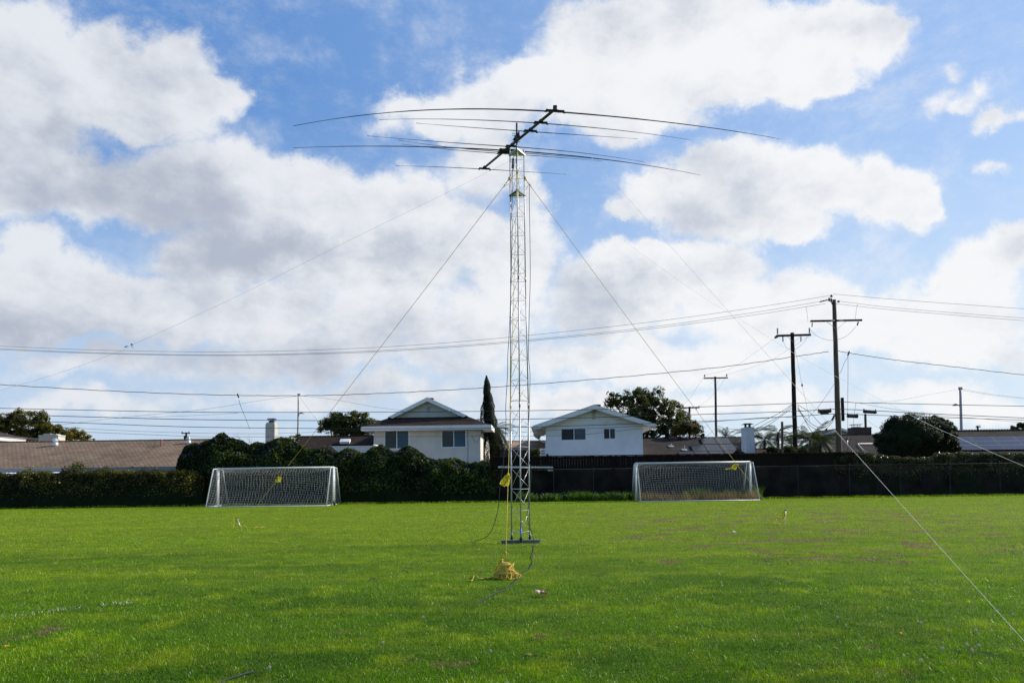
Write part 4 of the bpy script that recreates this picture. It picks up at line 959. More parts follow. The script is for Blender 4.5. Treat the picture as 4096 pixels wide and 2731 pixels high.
gt.tube(catmull([V3((er.x+.06, 4.0, ze-.19)), V3((wr+.07, 4, ze-.5)), V3((wr+.07, 4, 3.0))], 4), .04, 6); H.part('gutter', gt, M['trimg'])
cb = MB(); A = H.at(2392, 1617, 1.5); cb.box(A.x-.22, A.x+.22, 1.5, 2.0, ap.z-.3, A.z); H.part('chimney', cb, M['leadpipe'])
for px in (2464, 2515):
    A = H.at(px, 1650 if px < 2500 else 1660, 2.5); A = H.at(px, 1640, 2.5) if px < 2500 else H.at(px, 1646, 2.5); cb = MB(); cb.tube([(A.x, 2.5, roofz(A.x)-.1), (A.x, 2.5, A.z)], .045, 8); H.part('vent_pipe', cb, M['leadpipe'])
# --- generic low house: a gable roof with its ridge across the view
def low_house(name, pxl, pxr, Ye, Yr, ze, ridge_px, m, label, wall='stucco', pxl2=None, pxr2=None, fascia='trim', zextra=0):
    H = House(name, (pxl+pxr)/2, Ye, 0, label); zr = P(ridge_px[0], ridge_px[1], Yr).z; dr = Yr-Ye
    xl = H.L(Q(pxl, Ye, ze)).x; xr = H.L(Q(pxr, Ye, ze)).x; xl2 = H.L(Q(pxl2 if pxl2 is not None else pxl, Yr, zr)).x; xr2 = H.L(Q(pxr2 if pxr2 is not None else pxr, Yr, zr)).x
    if pxl2 is None: xl2 = xl
    if pxr2 is None: xr2 = xr
    rb = MB(); rb.slab([V3((xl, 0, ze)), V3((xr, 0, ze)), V3((xr2, dr, zr)), V3((xl2, dr, zr))], .12); rb.slab([V3((xl2, dr, zr)), V3((xr2, dr, zr)), V3((xr, 2*dr, ze)), V3((xl, 2*dr, ze))], .12)
    if abs(xl2-xl) > .3: rb.slab([V3((xl, 0, ze)), V3((xl2, dr, zr)), V3((xl, 2*dr, ze))], .12)
    if abs(xr2-xr) > .3: rb.slab([V3((xr, 0, ze)), V3((xr, 2*dr, ze)), V3((xr2, dr, zr))], .12)
    roof = H.part('roof', rb, m)
    cap = MB(); n = int(abs(xr2-xl2)/.3)
    for i in range(n):
        x = xl2+(xr2-xl2)*i/n; cap.bar(V3((x, dr, zr+.015)), V3((x+.31, dr, zr+.045)), .22, .035)
    H.part('ridge_cap', cap, m, roof)
    wb = MB(); wb.box(xl+.7, xr-.7, .8, 1.0, 0, ze-.05); wb.box(xl+.7, xr-.7, 2*dr-1, 2*dr-.8, 0, ze-.05)
    for x in (min(xl, xl2)+.7 if pxl2 is None else xl+.7, xr-.9):
        wb.box(x, x+.2, 1.0, 2*dr-1, 0, ze-.05)
        if abs(xr2-xr) < .3 and abs(xl2-xl) < .3: wb.slab([V3((x, .8, ze-.05)), V3((x, 2*dr-.8, ze-.05)), V3((x, dr, zr-.16))], .2, (1, 0, 0))
    H.part('wall', wb, M[wall])
    fb = MB(); fb.box(xl, xr, -.03, 0, ze-.28, ze+.01); H.part('fascia', fb, M[fascia])
    n_ = V3((0, -(zr-ze), dr)).normalized(); H.p0 = V3((0, 0, ze)); H.rn = n_; H.roof = roof; H.zr = zr; H.ze = ze; H.dr = dr
    H.onroof = lambda px, py, off=0: H.on(px, py, H.p0+n_*off, n_)
    return H
# house 0: long brown roof on the left
M['fasciag'] = mat('grey blue fascia', (.22, .25, .25), .7, .1, 2)
H0 = low_house('long_house', -420, 780, 50.5, 57.5, 2.72, (300, 1764), M['roof_brown'], 'long low house with a sunlit brown shingle roof at left', 'stucco', fascia='fasciag')
def turbine(H, px, py0, py1, label=None):
    p = H.onroof(px, py0); s_ = 57/2731.; h = (py0-py1)*s_*.95; b = MB(); b.tube([p+V3((0, 0, -.1)), p+V3((0, 0, h*.45))], h*.32, 12); t = H.part('turbine_vent', b, M['vent'], smooth=True)
    b = MB(); n = 16; r = h*.42; c = p+V3((0, 0, h*.45))
    for i in range(n):
        a = i*2*math.pi/n; q = [c+V3((math.cos(a+t_*.35)*r*math.sin(.5+t_*2.3), math.sin(a+t_*.35)*r*math.sin(.5+t_*2.3), h*.5*t_)) for t_ in (0, .25, .5, .75, 1)]
        q2 = [c+V3((math.cos(a+.3+t_*.35)*r*.93*math.sin(.5+t_*2.3), math.sin(a+.3+t_*.35)*r*.93*math.sin(.5+t_*2.3), h*.5*t_)) for t_ in (0, .25, .5, .75, 1)]
        b.add(q+q2, [(j, j+1, 5+j+1, 5+j) for j in range(4)])
    b.lathe(c+V3((0, 0, h*.48)), [(r*.45, 0), (r*.4, .03), (.02, .05)], 12); H.part('fins', b, M['vent'], t, smooth=True)
turbine(H0, 222, 1783, 1750); turbine(H0, 755, 1773, 1745)
p = H0.onroof(645, 1783); b = MB(); b.tube([p, p+V3((0, 0, .5))], .07, 10); b.tube([p+V3((0, 0, .48)), p+V3((0, 0, .53))], .09, 10); H0.part('vent_pipe', b, M['clay'])
b = MB(); A = H0.at(0, 1880, -.9); B = H0.at(222, 1876, -.9); b.slab([V3((A.x-6, -1.3, 2.28)), V3((B.x, -1.3, 2.34)), V3((B.x, .3, 2.46)), V3((A.x-6, .3, 2.42))], .05); aw = H0.part('awning', b, M['trim'])
b = MB()
for i in range(26): x = B.x-3.0-i*.34; b.tube([(x, -1.36, 2.22), (x, .25, 2.38)], .09, 6)
H0.part('awning_ribs', b, M['trimg'], aw)
b = MB()
for x in (B.x-2.9, B.x-3.3, B.x-.5): b.tube([(x, -1.2, 0), (x, -1.2, 2.24)], .05, 6)
H0.part('awning_posts', b, M['trim'], aw)
# roof corner behind it at the far left
H = House('neighbour_house', 60, 75, 0, 'dark roof corner with white fascia at the far left edge')
e1 = H.L(P(106, 1755, 75)); e0 = H.L(P(-160, 1733, 66)); e0.z = e1.z; r0 = H.L(P(-160, 1686, 70)); r1 = H.L(P(60, 1742, 76))
b = MB(); b.slab([e0, e1, r1, r0], .08); b.slab([r0, r1, e1, V3((e1.x, e1.y+8, e1.z)), V3((r0.x, r0.y+10, e1.z))], .08); H.part('roof', b, M['roof_grey'])
b = MB(); b.slab([e0+V3((0, -.03, .02)), e1+V3((0, -.03, .02)), e1+V3((-.15, -.03, -.36)), e0+V3((0, -.03, -.40))], .05, (0, 1, 0)); H.part('fascia', b, M['trim'])
b = MB(); b.slab([V3((e0.x, e0.y+1, e0.z-.3)), V3((e1.x-.9, e1.y+1, e0.z-.3)), V3((e1.x-.9, e1.y+1, 0)), V3((e0.x, e0.y+1, 0))], .2, (0, 1, 0)); H.part('wall', b, M['stucco'])
def chimney(px0, px1, pyt, Y, zb, m, label, cap=None, depth=.8, name='chimney', py_cap=None, shoulder=False):
    c = Q((px0+px1)/2, Y, 0); root = thing(name, (c.x, c.y, zb), label, 'chimney', 'chimneys'); x0 = Q(px0, Y, 3).x; x1 = Q(px1, Y, 3).x; zt = P((px0+px1)/2, pyt, Y).z
    b = MB(); b.box(x0, x1, Y, Y+depth, zb, zt-.12)
    ox = (x1-x0)*.06; b.box(x0+ox, x1-ox, Y+.05, Y+depth-.05, zt-.12, zt) if shoulder else b.box(x0-.02, x1+.02, Y-.02, Y+depth+.02, zt-.12, zt)
    b.build('stack', m, root)
    return root, x0, x1, zt
M['capm'] = mat('dark metal cap', (.05, .05, .05), .5, .2, 5, metal=.4)
def cap_cage(root, x0, x1, Y, zt, h, mm='capm', flat=False):
    b = MB(); w = (x1-x0)*.42; c = V3(((x0+x1)/2, Y+.4, zt))
    b.box(c.x-w*.55, c.x+w*.55, c.y-.22, c.y+.22, zt, zt+h*.35)
    for i in range(8):
        t = -1+2*i/7.; b.bar(c+V3((t*w*.6, -.2, h*.35)), c+V3((t*w*.9, -.25, h*.92)), .03, .03); b.bar(c+V3((t*w*.6, .2, h*.35)), c+V3((t*w*.9, .25, h*.92)), .03, .03)
    b.box(c.x-w, c.x+w, c.y-.3, c.y+.3, zt+h*.9, zt+h); b.build('cap', M[mm], root)
r, x0, x1, zt = chimney(152, 230, 1739, 62, 3.6, M['brickc'], 'wide cream brick chimney behind the long brown roof', depth=1.0)
b = MB(); b.box(x0+.3, x0+.9, 62.2, 62.8, zt, zt+.14); b.box(x1-.85, x1-.3, 62.2, 62.8, zt, zt+.10); b.build('flue', M['brickc'], r)
r, x0, x1, zt = chimney(1061, 1098, 1689, 58, 0, M['brickc'], 'tall white brick chimney rising behind the hedge and left goal', shoulder=True); cap_cage(r, x0, x1, 58, zt, .36)
# roof with skylight between the hedge and house 1
H = low_house('dark_roofed_house', 1150, 1560, 57, 61.5, 2.7, (1350, 1743), M['roof_dark'], 'low house with dark brown roof and skylight, left of the grey stucco house', pxl2=1202)
b = MB(); A = H.onroof(1358, 1766, .25); B = H.onroof(1402, 1754, .25); b.slab([V3((A.x, A.y, A.z)), V3((B.x, A.y, A.z)), V3((B.x, B.y, B.z)), V3((A.x, B.y, B.z))], .22, H.rn*-1); H.part('skylight', b, M['trim'], H.roof)
H = House('patio_wall', 1400, 51, 0, 'pale beige patio roof showing above the hedge between roof and stucco house', 'patio roof')
q = [H.at(1319, 1779), H.at(1492, 1777), H.at(1525, 1790), H.at(1525, 1850), H.at(1400, 1850)]; b = MB(); b.slab([V3((x.x, 0, x.z)) for x in q], .15, (0, 1, 0)); A = q[0]; B = q[1]
b.slab([V3((A.x, 0, A.z)), V3((B.x, 0, B.z)), V3((B.x, 2.2, B.z+.05)), V3((A.x+.2, 2.2, A.z+.05))], .08); H.part('roof', b, M['beige']); b = MB(); b.box(H.at(1400, 1850).x, H.at(1520, 1850).x, .2, 2, 0, 2.6); H.part('wall', b, M['beige'])
# tiled roof seen through the tower
H = low_house('tiled_house', 2018, 2330, 60, 65, 3.3, (2110, 1763), M['roof_tile'], 'house with a tan ribbed tile roof seen through the tower')
H = low_house('lower_dark_roof', 2000, 2200, 52, 55, 2.5, (2100, 1801), M['roof_dark'], 'low dark brown roof just above the fence behind the tower')
b = MB(); x0 = Q(2158, 52, 3).x; x1 = Q(2183, 52, 3).x; F_ = thing('white_railing', (x0, 51.5, 0), 'small white slatted rail beside the white house', 'railing')
for py in (1797, 1808, 1819): z = P(2170, py, 51.5).z; b.box(x0, x1, 51.5, 51.55, z-.07, z+.07)
b.build('slats', M['trim'], F_); b = MB(); b.box(x0, x0+.1, 51.4, 51.5, 0, P(2170, 1793, 51.5).z); b.box(x1-.1, x1, 51.4, 51.5, 0, P(2170, 1793, 51.5).z); b.build('posts', M['trim'], F_)
# --- dark roof with black solar panels
H = low_house('solar_house', 2480, 3085, 54, 62, 2.45, (2750, 1750), M['roof_grey'], 'low house with grey shingle roof and black solar panels', pxr2=2981)
def panel(H, pts, m, off=.12):
    q = [H.onroof(x, y, off) for x, y in pts]; b = MB(); b.slab(q, .05, H.rn*-1); o = H.part('solar_panel', b, M['panelframe'], H.roof)
    c = sum(q, V3())/4; b = MB(); b.slab([c+(p-c)*.965+H.rn*.006 for p in q], .004, H.rn*-1); H.part('glass', b, M[m], H.root); return o
for a in ([(2800,1751),(2855,1751),(2868,1775),(2811,1775)],[(2857,1751),(2912,1751),(2926,1774),(2870,1775)],
          [(2760,1778),(2814,1777),(2828,1803),(2774,1804)],[(2816,1777),(2872,1777),(2890,1802),(2830,1803)],[(2874,1777),(2930,1775),(2950,1801),(2892,1802)],
          [(2716,1805),(2770,1804),(2790,1830),(2720,1830)],[(2774,1805),(2828,1804),(2848,1830),(2792,1830)],[(2832,1804),(2890,1803),(2912,1830),(2850,1830)],[(2894,1803),(2948,1802),(2972,1830),(2914,1830)]): panel(H, a, 'panel')
for px, py, py2 in ((2685, 1788, 1774), (2738, 1802, 1781)):
    p = H.onroof(px, py); b = MB(); b.tube([p, p+V3((0, 0, (py-py2)*.0215))], .035, 8); H.part('vent_pipe', b, M['galv'], H.roof); b = MB(); b.slab([p+V3((-.22, -.22, .03)), p+V3((.22, -.22, .03)), p+V3((.22, .2, .17)), p+V3((-.22, .2, .17))], .01); H.part('flashing', b, M['galv'], H.roof)
p = H.onroof(2695, 1761); b = MB(); b.slab([p+V3((-.4, -.1, .20)), p+V3((.4, -.1, .20)), p+V3((.35, .5, .36)), p+V3((-.35, .5, .36))], .04); b.box(p.x-.3, p.x+.3, p.y+.05, p.y+.35, p.z, p.z+.2); H.part('roof_vent', b, M['leadpipe'], H.roof)
p = H.onroof(2970, 1825); b = MB(); zt = P(2970, 1766, 54+p.y).z; b.tube([p-V3((0, 0, .5)), V3((p.x, p.y, zt-.1))], .07, 10); H.part('flue_pipe', b, M['galv'], H.roof, True)
b = MB(); b.lathe(V3((p.x, p.y, zt-.14)), [(.10, 0), (.14, .06), (.14, .16), (.04, .24)], 10); H.part('flue_cap', b, M['capm'], H.roof)
p = H.onroof(2952, 1826); b = MB(); b.lathe(p, [(.12, 0), (.12, .25), (.24, .32), (.24, .46), (.1, .52)], 10); H.part('hood_vent', b, M['vent'], H.roof)
r, x0, x1, zt = chimney(2985, 3020, 1708, 52.5, 0, M['brickw'], 'tall white painted brick chimney beside the black solar panels', depth=1.0)
b = MB(); c = V3(((x0+x1)/2, 53, zt))
for dx in (-.16, .16): b.box(c.x+dx-.04, c.x+dx+.04, 52.85, 53.15, zt, zt+.24)
b.box(c.x-.2, c.x+.2, 52.8, 53.2, zt, zt+.05); b.slab([c+V3((-.38, -.35, .24)), c+V3((.38, -.35, .24)), c+V3((.38, .35, .24)), c+V3((-.38, .35, .24))], -.03); b.slab([c+V3((-.25, -.22, .28)), c+V3((.25, -.22, .28)), c+V3((.25, .22, .28)), c+V3((-.25, .22, .28))], -.05); b.build('cap', M['capm'], r)
low_house('low_dark_roof', 3020, 3320, 50, 54, 2.55, (3070, 1796), M['roof_dark'], 'low dark roof between the white chimney and the palms')
# --- house at the foot of the big pole
H = low_house('grey_roofed_house', 3352, 3760, 54, 61, 2.5, (3450, 1738), M['roof_grey'], 'low house with grey shingle roof behind the tall wooden pole', pxl2=3285)
b = MB(); pts = [H.onroof(3434, 1774, .10), H.onroof(3432, 1776, .1), H.onroof(3454, 1800, .1)]; b.tube([H.onroof(3540, 1773, .1), pts[0], pts[1], pts[2], H.onroof(3470, 1808, .1)], .035, 6); H.part('roof_conduit', b, M['galv'], H.roof, True)
p = H.onroof(3391, 1802); b = MB(); zt = P(3391, 1757, 54+p.y).z; b.tube([p, V3((p.x, p.y, zt))], .035, 8); H.part('service_mast', b, M['galv'], H.roof, True); b = MB(); b.lathe(V3((p.x, p.y, zt-.05)), [(.04, 0), (.12, .04), (.12, .12), (.03, .2)], 8); H.part('weatherhead', b, M['capm'], H.roof)
H = House('gabled_house', 3352, 68, 0, 'beige gable with white edge half hidden behind the tall wooden pole')
a = H.at(3352, 1712); l = H.at(3292, 1738); rr_ = H.at(3425, 1738); b = MB(); b.slab([V3((l.x, 0, l.z)), V3((rr_.x, 0, rr_.z)), V3((a.x, 0, a.z-.05))], .2, (0, 1, 0)); b.box(l.x, rr_.x, .0, .2, 0, min(l.z, rr_.z)-.01); H.part('wall', b, M['stucco'])
b = MB(); b.slab([V3((l.x-.5, -.5, l.z-.1)), V3((a.x, -.5, a.z)), V3((a.x, 9, a.z)), V3((l.x-.5, 9, l.z-.1))], .1); b.slab([V3((a.x, -.5, a.z)), V3((rr_.x+.5, -.5, rr_.z-.1)), V3((rr_.x+.5, 9, rr_.z-.1)), V3((a.x, 9, a.z))], .1); H.part('roof', b, M['roof_grey'])
b = MB(); dz = V3((0, 0, -.22)); b.slab([V3((l.x-.5, -.56, l.z-.1)), V3((a.x, -.56, a.z+.02)), V3((a.x, -.56, a.z+.02))+dz, V3((l.x-.5, -.56, l.z-.1))+dz], .04, (0, 1, 0)); b.slab([V3((a.x, -.56, a.z+.02)), V3((rr_.x+.5, -.56, rr_.z-.1)), V3((rr_.x+.5, -.56, rr_.z-.1))+dz, V3((a.x, -.56, a.z+.02))+dz], .04, (0, 1, 0)); H.part('barge_board', b, M['trim'])
p = H.at(3324, 1710); b = MB(); b.tube([V3((p.x, 1, p.z-1)), V3((p.x, 1, p.z))], .10, 8); H.part('vent_pipe', b, M['leadpipe'])
r, x0, x1, zt = chimney(3418, 3490, 1708, 61.5, 3.5, M['brickr'], 'wide dark brick chimney right of the tall wooden pole', depth=1.1)
b = MB(); b.box(x0+.15, x0+.75, 61.7, 62.2, zt, zt+.06)
for dx in (.17, .7): b.box(x0+dx, x0+dx+.03, 61.7, 61.75, zt+.06, zt+.24); b.box(x0+dx, x0+dx+.03, 62.15, 62.2, zt+.06, zt+.24)
b.build('cap_frame', M['galv'], r); b = MB(); b.box(x0+.0, x0+.9, 61.6, 62.3, zt+.24, zt+.29); b.build('cap', M['beige'], r)
# --- right: panelled roof and far roofs
H = low_house('blue_panel_house', 3700, 4600, 55, 60.5, 2.55, (3950, 1722), M['roof_grey'], 'house at right with a row of blue solar panels on its roof')
for i in range(5):
    t = [(3795+i*86, 1748-i*.9), (3878+i*86, 1747-i*.9), (3928+i*96, 1797-i*1.1), (3836+i*96, 1798-i*1.1)]
    q = [H.onroof(x, y, .14) for x, y in t]; b = MB(); b.slab(q, .05, H.rn*-1); o = H.part('solar_panel', b, M['steel'], H.roof)
    for r_ in range(3):
        for c_ in range(1):
            A = q[0].lerp(q[3], r_/3+.012); B = q[1].lerp(q[2], r_/3+.012); Cc = q[1].lerp(q[2], (r_+1)/3-.012); Dd = q[0].lerp(q[3], (r_+1)/3-.012); b = MB(); b.slab([A.lerp(B, .02)+H.rn*.006, A.lerp(B, .98)+H.rn*.006, Dd.lerp(Cc, .98)+H.rn*.006, Dd.lerp(Cc, .02)+H.rn*.006], .004, H.rn*-1); H.part('glass', b, M['panelb'], o)
    if i == 0:
        pass
low_house('far_roof_house', 3560, 3920, 70, 75, 4.0, (3740, 1711), M['roof_grey'], 'far dark roof behind the round bush, left of the small gable', pxl2=3580)
H = low_house('far_right_house', 3930, 4500, 66, 71, 4.0, (4000, 1718), M['roof_grey'], 'far dark roof at the right edge with a small white gable')
b = MB(); a = H.at(3941, 1720, -.4); b.slab([V3((a.x-.75, -.4, a.z-.55)), V3((a.x, -.4, a.z)), V3((a.x+.75, -.4, a.z-.55))], .1, (0, 1, 0)); H.part('small_gable', b, M['trim'])
p = H.onroof(3960, 1722); b = MB(); b.box(H.at(4055, 1725).x, H.at(4130, 1725).x, 2.6, 2.7, H.ze+1.2, H.ze+1.6); H.part('solar_panel', b, M['panelb'])
# ------------------------------------------------------------------ fence and wall on the right
FY = 45.6
wx0 = Q(1960, FY, 1).x; wx1 = 70.0; zt = 3.0; zm = 2.08
F_ = thing('board_fence', ((wx0+wx1)/2, FY, 0), 'dark brown board fence standing on a stained block wall behind the right goal', 'fence')
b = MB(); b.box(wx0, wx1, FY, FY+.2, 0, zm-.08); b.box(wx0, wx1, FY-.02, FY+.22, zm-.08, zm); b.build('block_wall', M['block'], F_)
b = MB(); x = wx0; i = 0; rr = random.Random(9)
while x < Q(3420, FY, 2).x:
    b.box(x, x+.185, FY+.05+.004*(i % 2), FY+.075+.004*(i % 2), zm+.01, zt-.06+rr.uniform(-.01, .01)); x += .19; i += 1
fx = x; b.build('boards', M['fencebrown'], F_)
b = MB()
b.box(wx0, fx, FY+.02, FY+.05, zt-.22, zt-.1); b.box(wx0, fx, FY+.02, FY+.05, zm+.08, zm+.2); b.build('rails', M['fencebrown'], F_)
b = MB(); b.box(wx0, fx, FY-.04, FY+.12, zt-.055, zt); b.build('cap_rail', M['fencered'], F_)
for px in (2215, 2455, 2700, 2945, 3196, 3400):
    x = Q(px, FY, 2).x; b = MB(); b.box(x-.07, x+.07, FY-.06, FY+.015, 1.7, zt-.07); b.build('post', M['fencebrown'], F_)
zz = P(2600, 1876, FY).z
CF = thing('chain_link_fence', (15, FY-.5, 0), 'dull chain link fence standing close in front of the block wall', 'fence')
cx0 = Q(2215, FY-.5, 1).x; cx1 = Q(5400, FY-.5, 1).x; b = MB(); st = .16; n = int((cx1-cx0)/st)
for i in range(-12, n):
    xa = cx0+i*st; 
    for s_ in (1, -1):
        xb = xa+s_*2.05*.9
        a_ = V3((xa, FY-.5, .02)); c_ = V3((xb, FY-.5, 2.05))
        if min(xa, xb) < cx0 or max(xa, xb) > cx1: continue
        b.tube([a_, c_], .0028, 3, cap=False)
b.build('mesh', M['chain'], CF)
for px in (2215, 2374, 2700, 3000, 3192, 3398, 3600, 3800, 4000, 4200, 4400, 4600, 4800, 5000, 5200, 5400):
    x = Q(px, FY-.5, 1).x; b = MB(); b.tube([(x, FY-.5, 0), (x, FY-.5, 2.15)], .028, 8); b.lathe((x, FY-.5, 2.15), [(.035, 0), (.03, .03), (.008, .05)], 8); b.build('post', M['chain'], CF)
b = MB(); b.tube([(cx0, FY-.5, 2.1), (cx1, FY-.5, 2.1)], .02, 6); b.build('top_rail', M['chain'], CF)
a = P(1992, 1868, FY-.3); c = P(2212, 1869, FY-.3)
LP_ = thing('roller_pipe', tuple(a), 'pale corrugated pipe lying along the wall top behind the tower', 'pipe')
b = MB(); n = 34; pts = [a.lerp(c, i/n) for i in range(n+1)]; b.tube(pts, [.075 if i % 2 else .06 for i in range(n+1)], 8); b.build('pipe', M['lightpipe'], LP_, smooth=False)
a2 = P(1992, 1880, FY-.3); c2 = P(2212, 1880, FY-.3); b = MB(); b.tube([a2, c2], .03, 6); b.build('red_pipe', M['fencered'], LP_); b = MB(); b.box(c.x-.35, c.x, FY-.35, FY-.28, c2.z-.04, c2.z+.03); b.build('bracket', M['lightpipe'], LP_)
# ------------------------------------------------------------------ soccer goals
def goal(pxl, pxr, Y, sgn, label, seed):
    rr = random.Random(seed); H_ = 2.38; zl = H_
    A = Q(pxl, Y, 0); B = Q(pxr, Y, 0); c = (A+B)/2; root = thing('soccer_goal', tuple(c), label, 'soccer goal', 'soccer goals stored mouth to mouth')
    s_ = -sgn; Y2 = s_
    dt, dbm = .62*sgn, 1.62*sgn
    up = V3((0, 0, 1))
    for p in (A, B):
        b = MB(); b.tube([p, p+up*H_], .055, 12); b.build('post', M['goal'], root, smooth=True)
        b = MB(); t0 = p+up*H_; t1 = p+V3((0, dt, H_-.04)); g_ = p+V3((0, dbm, .03))
        b.tube([t0, t1], .03, 8); b.tube([t1, t1.lerp(g_, .02), g_], .034, 8); b.tube([g_, p+V3((0, 0, .03))], .03, 8); b.build('side_frame', M['goal'], root, smooth=True)
    b = MB(); b.tube([A+up*H_, B+up*H_], .058, 12); b.build('crossbar', M['goal'], root, smooth=True)
    b = MB(); b.tube([A+V3((0, dbm, .03)), B+V3((0, dbm, .03))], .035, 8); b.build('ground_bar', M['goal'], root, smooth=True)
    W = (B-A).length; nx = 42; ex = (B-A).normalized(); rad = .0033
    kx = rr.uniform(.25, .6)
    def surf(u, t):      # u across 0..1, t down the back 0..1 from the crossbar to the ground bar
        e = 4*u*(1-u); sag = e**.6
        if t < .22:
            k = t/.22; y = dt*k*1.0; z = H_-.06-sag*.40*k**1.3
        else:
            k = (t-.22)/.78; y = dt+(dbm-dt)*(k**1.5)*(.55+.45*k); z = (H_-.06-sag*.40)*(1-k)+.04*k
            y -= sgn*.22*sag*math.sin(math.pi*k)
        x = u*W+.10*math.sin(2.2*math.pi*u+kx*9)*math.sin(math.pi*min(1, t*1.1))+.22*(kx-.3)*math.sin(math.pi*t)*e
        x += .02*math.sin(u*60+t*20)
        return A+ex*x+V3((0, y, z))
    b = MB()
    for i in range(nx+1): b.tube([surf(i/nx, j/22) for j in range(23)], rad, 3, cap=False)
    for j in range(1, 23): b.tube([surf(i/nx, j/22) for i in range(nx+1)], rad*.8, 3, cap=False)
    # side nets
    for p, q in ((A, 1), (B, -1)):
        for j in range(1, 15):
            z = H_*j/15; k = 1-z/H_; L_ = dt+(dbm-dt)*k
            b.tube([p+V3((q*(.08*math.sin(math.pi*i/8)+.03*math.sin(j*2.1)*math.sin(math.pi*i/8)), L_*i/8, z-.10*math.sin(math.pi*i/8))) for i in range(9)], rad, 3, cap=False)
        for i in range(1, 9):
            b.tube([p+V3((q*.08*math.sin(math.pi*i/9), (dt+(dbm-dt)*(1-k))*i/9, H_*k-.10*math.sin(math.pi*i/9)*(1-k))) for k in (0.02, .2, .4, .6, .8, .97)], rad, 3, cap=False)
    b.build('net', M['net'], root)
    return root
goal(869, 1333, 43.25, -1, 'white soccer goal at left, near one of the pair, netting toward the camera', 1)
goal(873, 1337, 43.47, 1, 'white soccer goal at left, far one of the pair, half hidden behind the near goal', 2)
goal(2544, 3002, 43.35, -1, 'white soccer goal at right in dry weeds, near one of the pair', 3)
goal(2546, 3005, 43.57, 1, 'white soccer goal at right, far one of the pair, against the wall', 4)
b = MB(); c = Q(1337, 42.8, 0); b.tube([c+V3((-.04, 0, .14)), c+V3((.06, 0, .14))], .14, 14); tag(b.build('transport_wheel', M['clamp'], None, smooth=True), 'small dark wheel beside the right post of the left goal', 'wheel')
# ------------------------------------------------------------------ hedges
def hedge(name, prof, Y, depth, n, size, m, label, cat='hedge', e=.38, up=.0, amp=.28, spread=.8, flowers=0, core_in=.22, bs=1.1, zb=0.0, tufts=0, aspect=.6):
    """prof: list of (px,py) along the top as seen; the body is real, 'depth' metres thick"""
    xs = np.array([Q(p[0], Y, 2).x for p in prof]); zs = np.array([P(p[0], p[1], Y+depth*.35).z for p in prof])-zb
    x0, x1 = xs[0], xs[-1]; root = thing(name, ((x0+x1)/2, Y+depth/2, zb), label, cat)
    top = lambda x: np.interp(x, xs, zs)
    # section: from the front foot, up, over a rounded shoulder, down the back. s in 0..1
    def surf(x, s, inset=0.0):
        h = top(x)-inset; d = depth/2-inset; a = np.clip(s, 0, 1)
        th = math.pi*a; cy = -np.cos(th); cz = np.sin(th)
        yy = np.sign(cy)*np.abs(cy)**e*d; zz = np.abs(cz)**(e*.85)*h
        nrm = np.stack([0*x, np.sign(cy)*np.abs(cy)**(2-e), np.abs(cz)**(2-e)+1e-3], 1)
        ed = np.minimum(x-x0, x1-x); end = np.clip(ed/.5, 0, 1)**.5
        return np.stack([x, Y+depth/2+yy*(.35+.65*end), zb+zz*(.75+.25*end)], 1), unit(nrm)
    # solid dark core, added so light does not pass through the hedge
    nx = max(8, int((x1-x0)/.3)); ns = 22; X, S_ = np.meshgrid(np.linspace(x0+.08, x1-.08, nx), np.linspace(0, 1, ns), indexing='ij')
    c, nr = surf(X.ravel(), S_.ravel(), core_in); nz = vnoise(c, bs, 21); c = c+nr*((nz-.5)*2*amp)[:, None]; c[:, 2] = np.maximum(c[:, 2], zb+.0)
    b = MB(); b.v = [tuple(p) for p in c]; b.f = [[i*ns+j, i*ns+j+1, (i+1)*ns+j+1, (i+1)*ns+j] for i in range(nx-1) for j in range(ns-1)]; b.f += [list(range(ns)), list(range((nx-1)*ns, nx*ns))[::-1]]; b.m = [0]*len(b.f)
    b.build('light_block_core', M['core'], root)
    # leaves; more of them where they are seen
    x = x0+(x1-x0)*RS.rand(n); s = np.where(RS.rand(n) < .72, RS.rand(n)**.8*.52+.02, .5+.3*RS.rand(n)); c, nr = surf(x, s)
    nz = vnoise(c, bs, 21); nz2 = vnoise(c, bs*3.3, 22, 2); c = c+nr*((nz-.5)*2*amp+(nz2-.5)*.25-.02-.20*RS.rand(n)**2)[:, None]
    if tufts:
        k = (vnoise(c, 1.7, 33, 2) > .62) & (s > .35) & (s < .65); c[k, 2] += RS.rand(k.sum())**2*tufts
    c[:, 2] = np.maximum(c[:, 2], zb+.02)
    V, F = leaf_arrays(c, nr, size, spread, aspect, up); var = np.clip(.16+.7*nz+.6*(RS.rand(n)-.42), 0, 1)
    raw_mesh('foliage', V, F, m, root, np.repeat(var, 4))
    if flowers:
        k = RS.choice(n, flowers*6); k = k[(s[k] > .18) & (s[k] < .6) & (vnoise(c[k], .8, 40, 2) > .45)][:flowers]; b = MB()
        for p, q in zip(c[k], nr[k]):
            p = V3(p)+V3(q)*.05; q = (V3(q)+V3((RS.normal()*.3, -.4, RS.normal()*.3))).normalized(); u_ = q.orthogonal().normalized(); w_ = q.cross(u_); r = .035+.02*RS.rand()
            ring = [p+(u_*math.cos(a)+w_*math.sin(a))*r+q*.02 for a in [i*2*math.pi/6 for i in range(6)]]; b.add([p-q*.02]+ring, [(0, i+1, (i+1) % 6+1) for i in range(6)])
        b.build('blossoms', M['flower'], root)
    return root
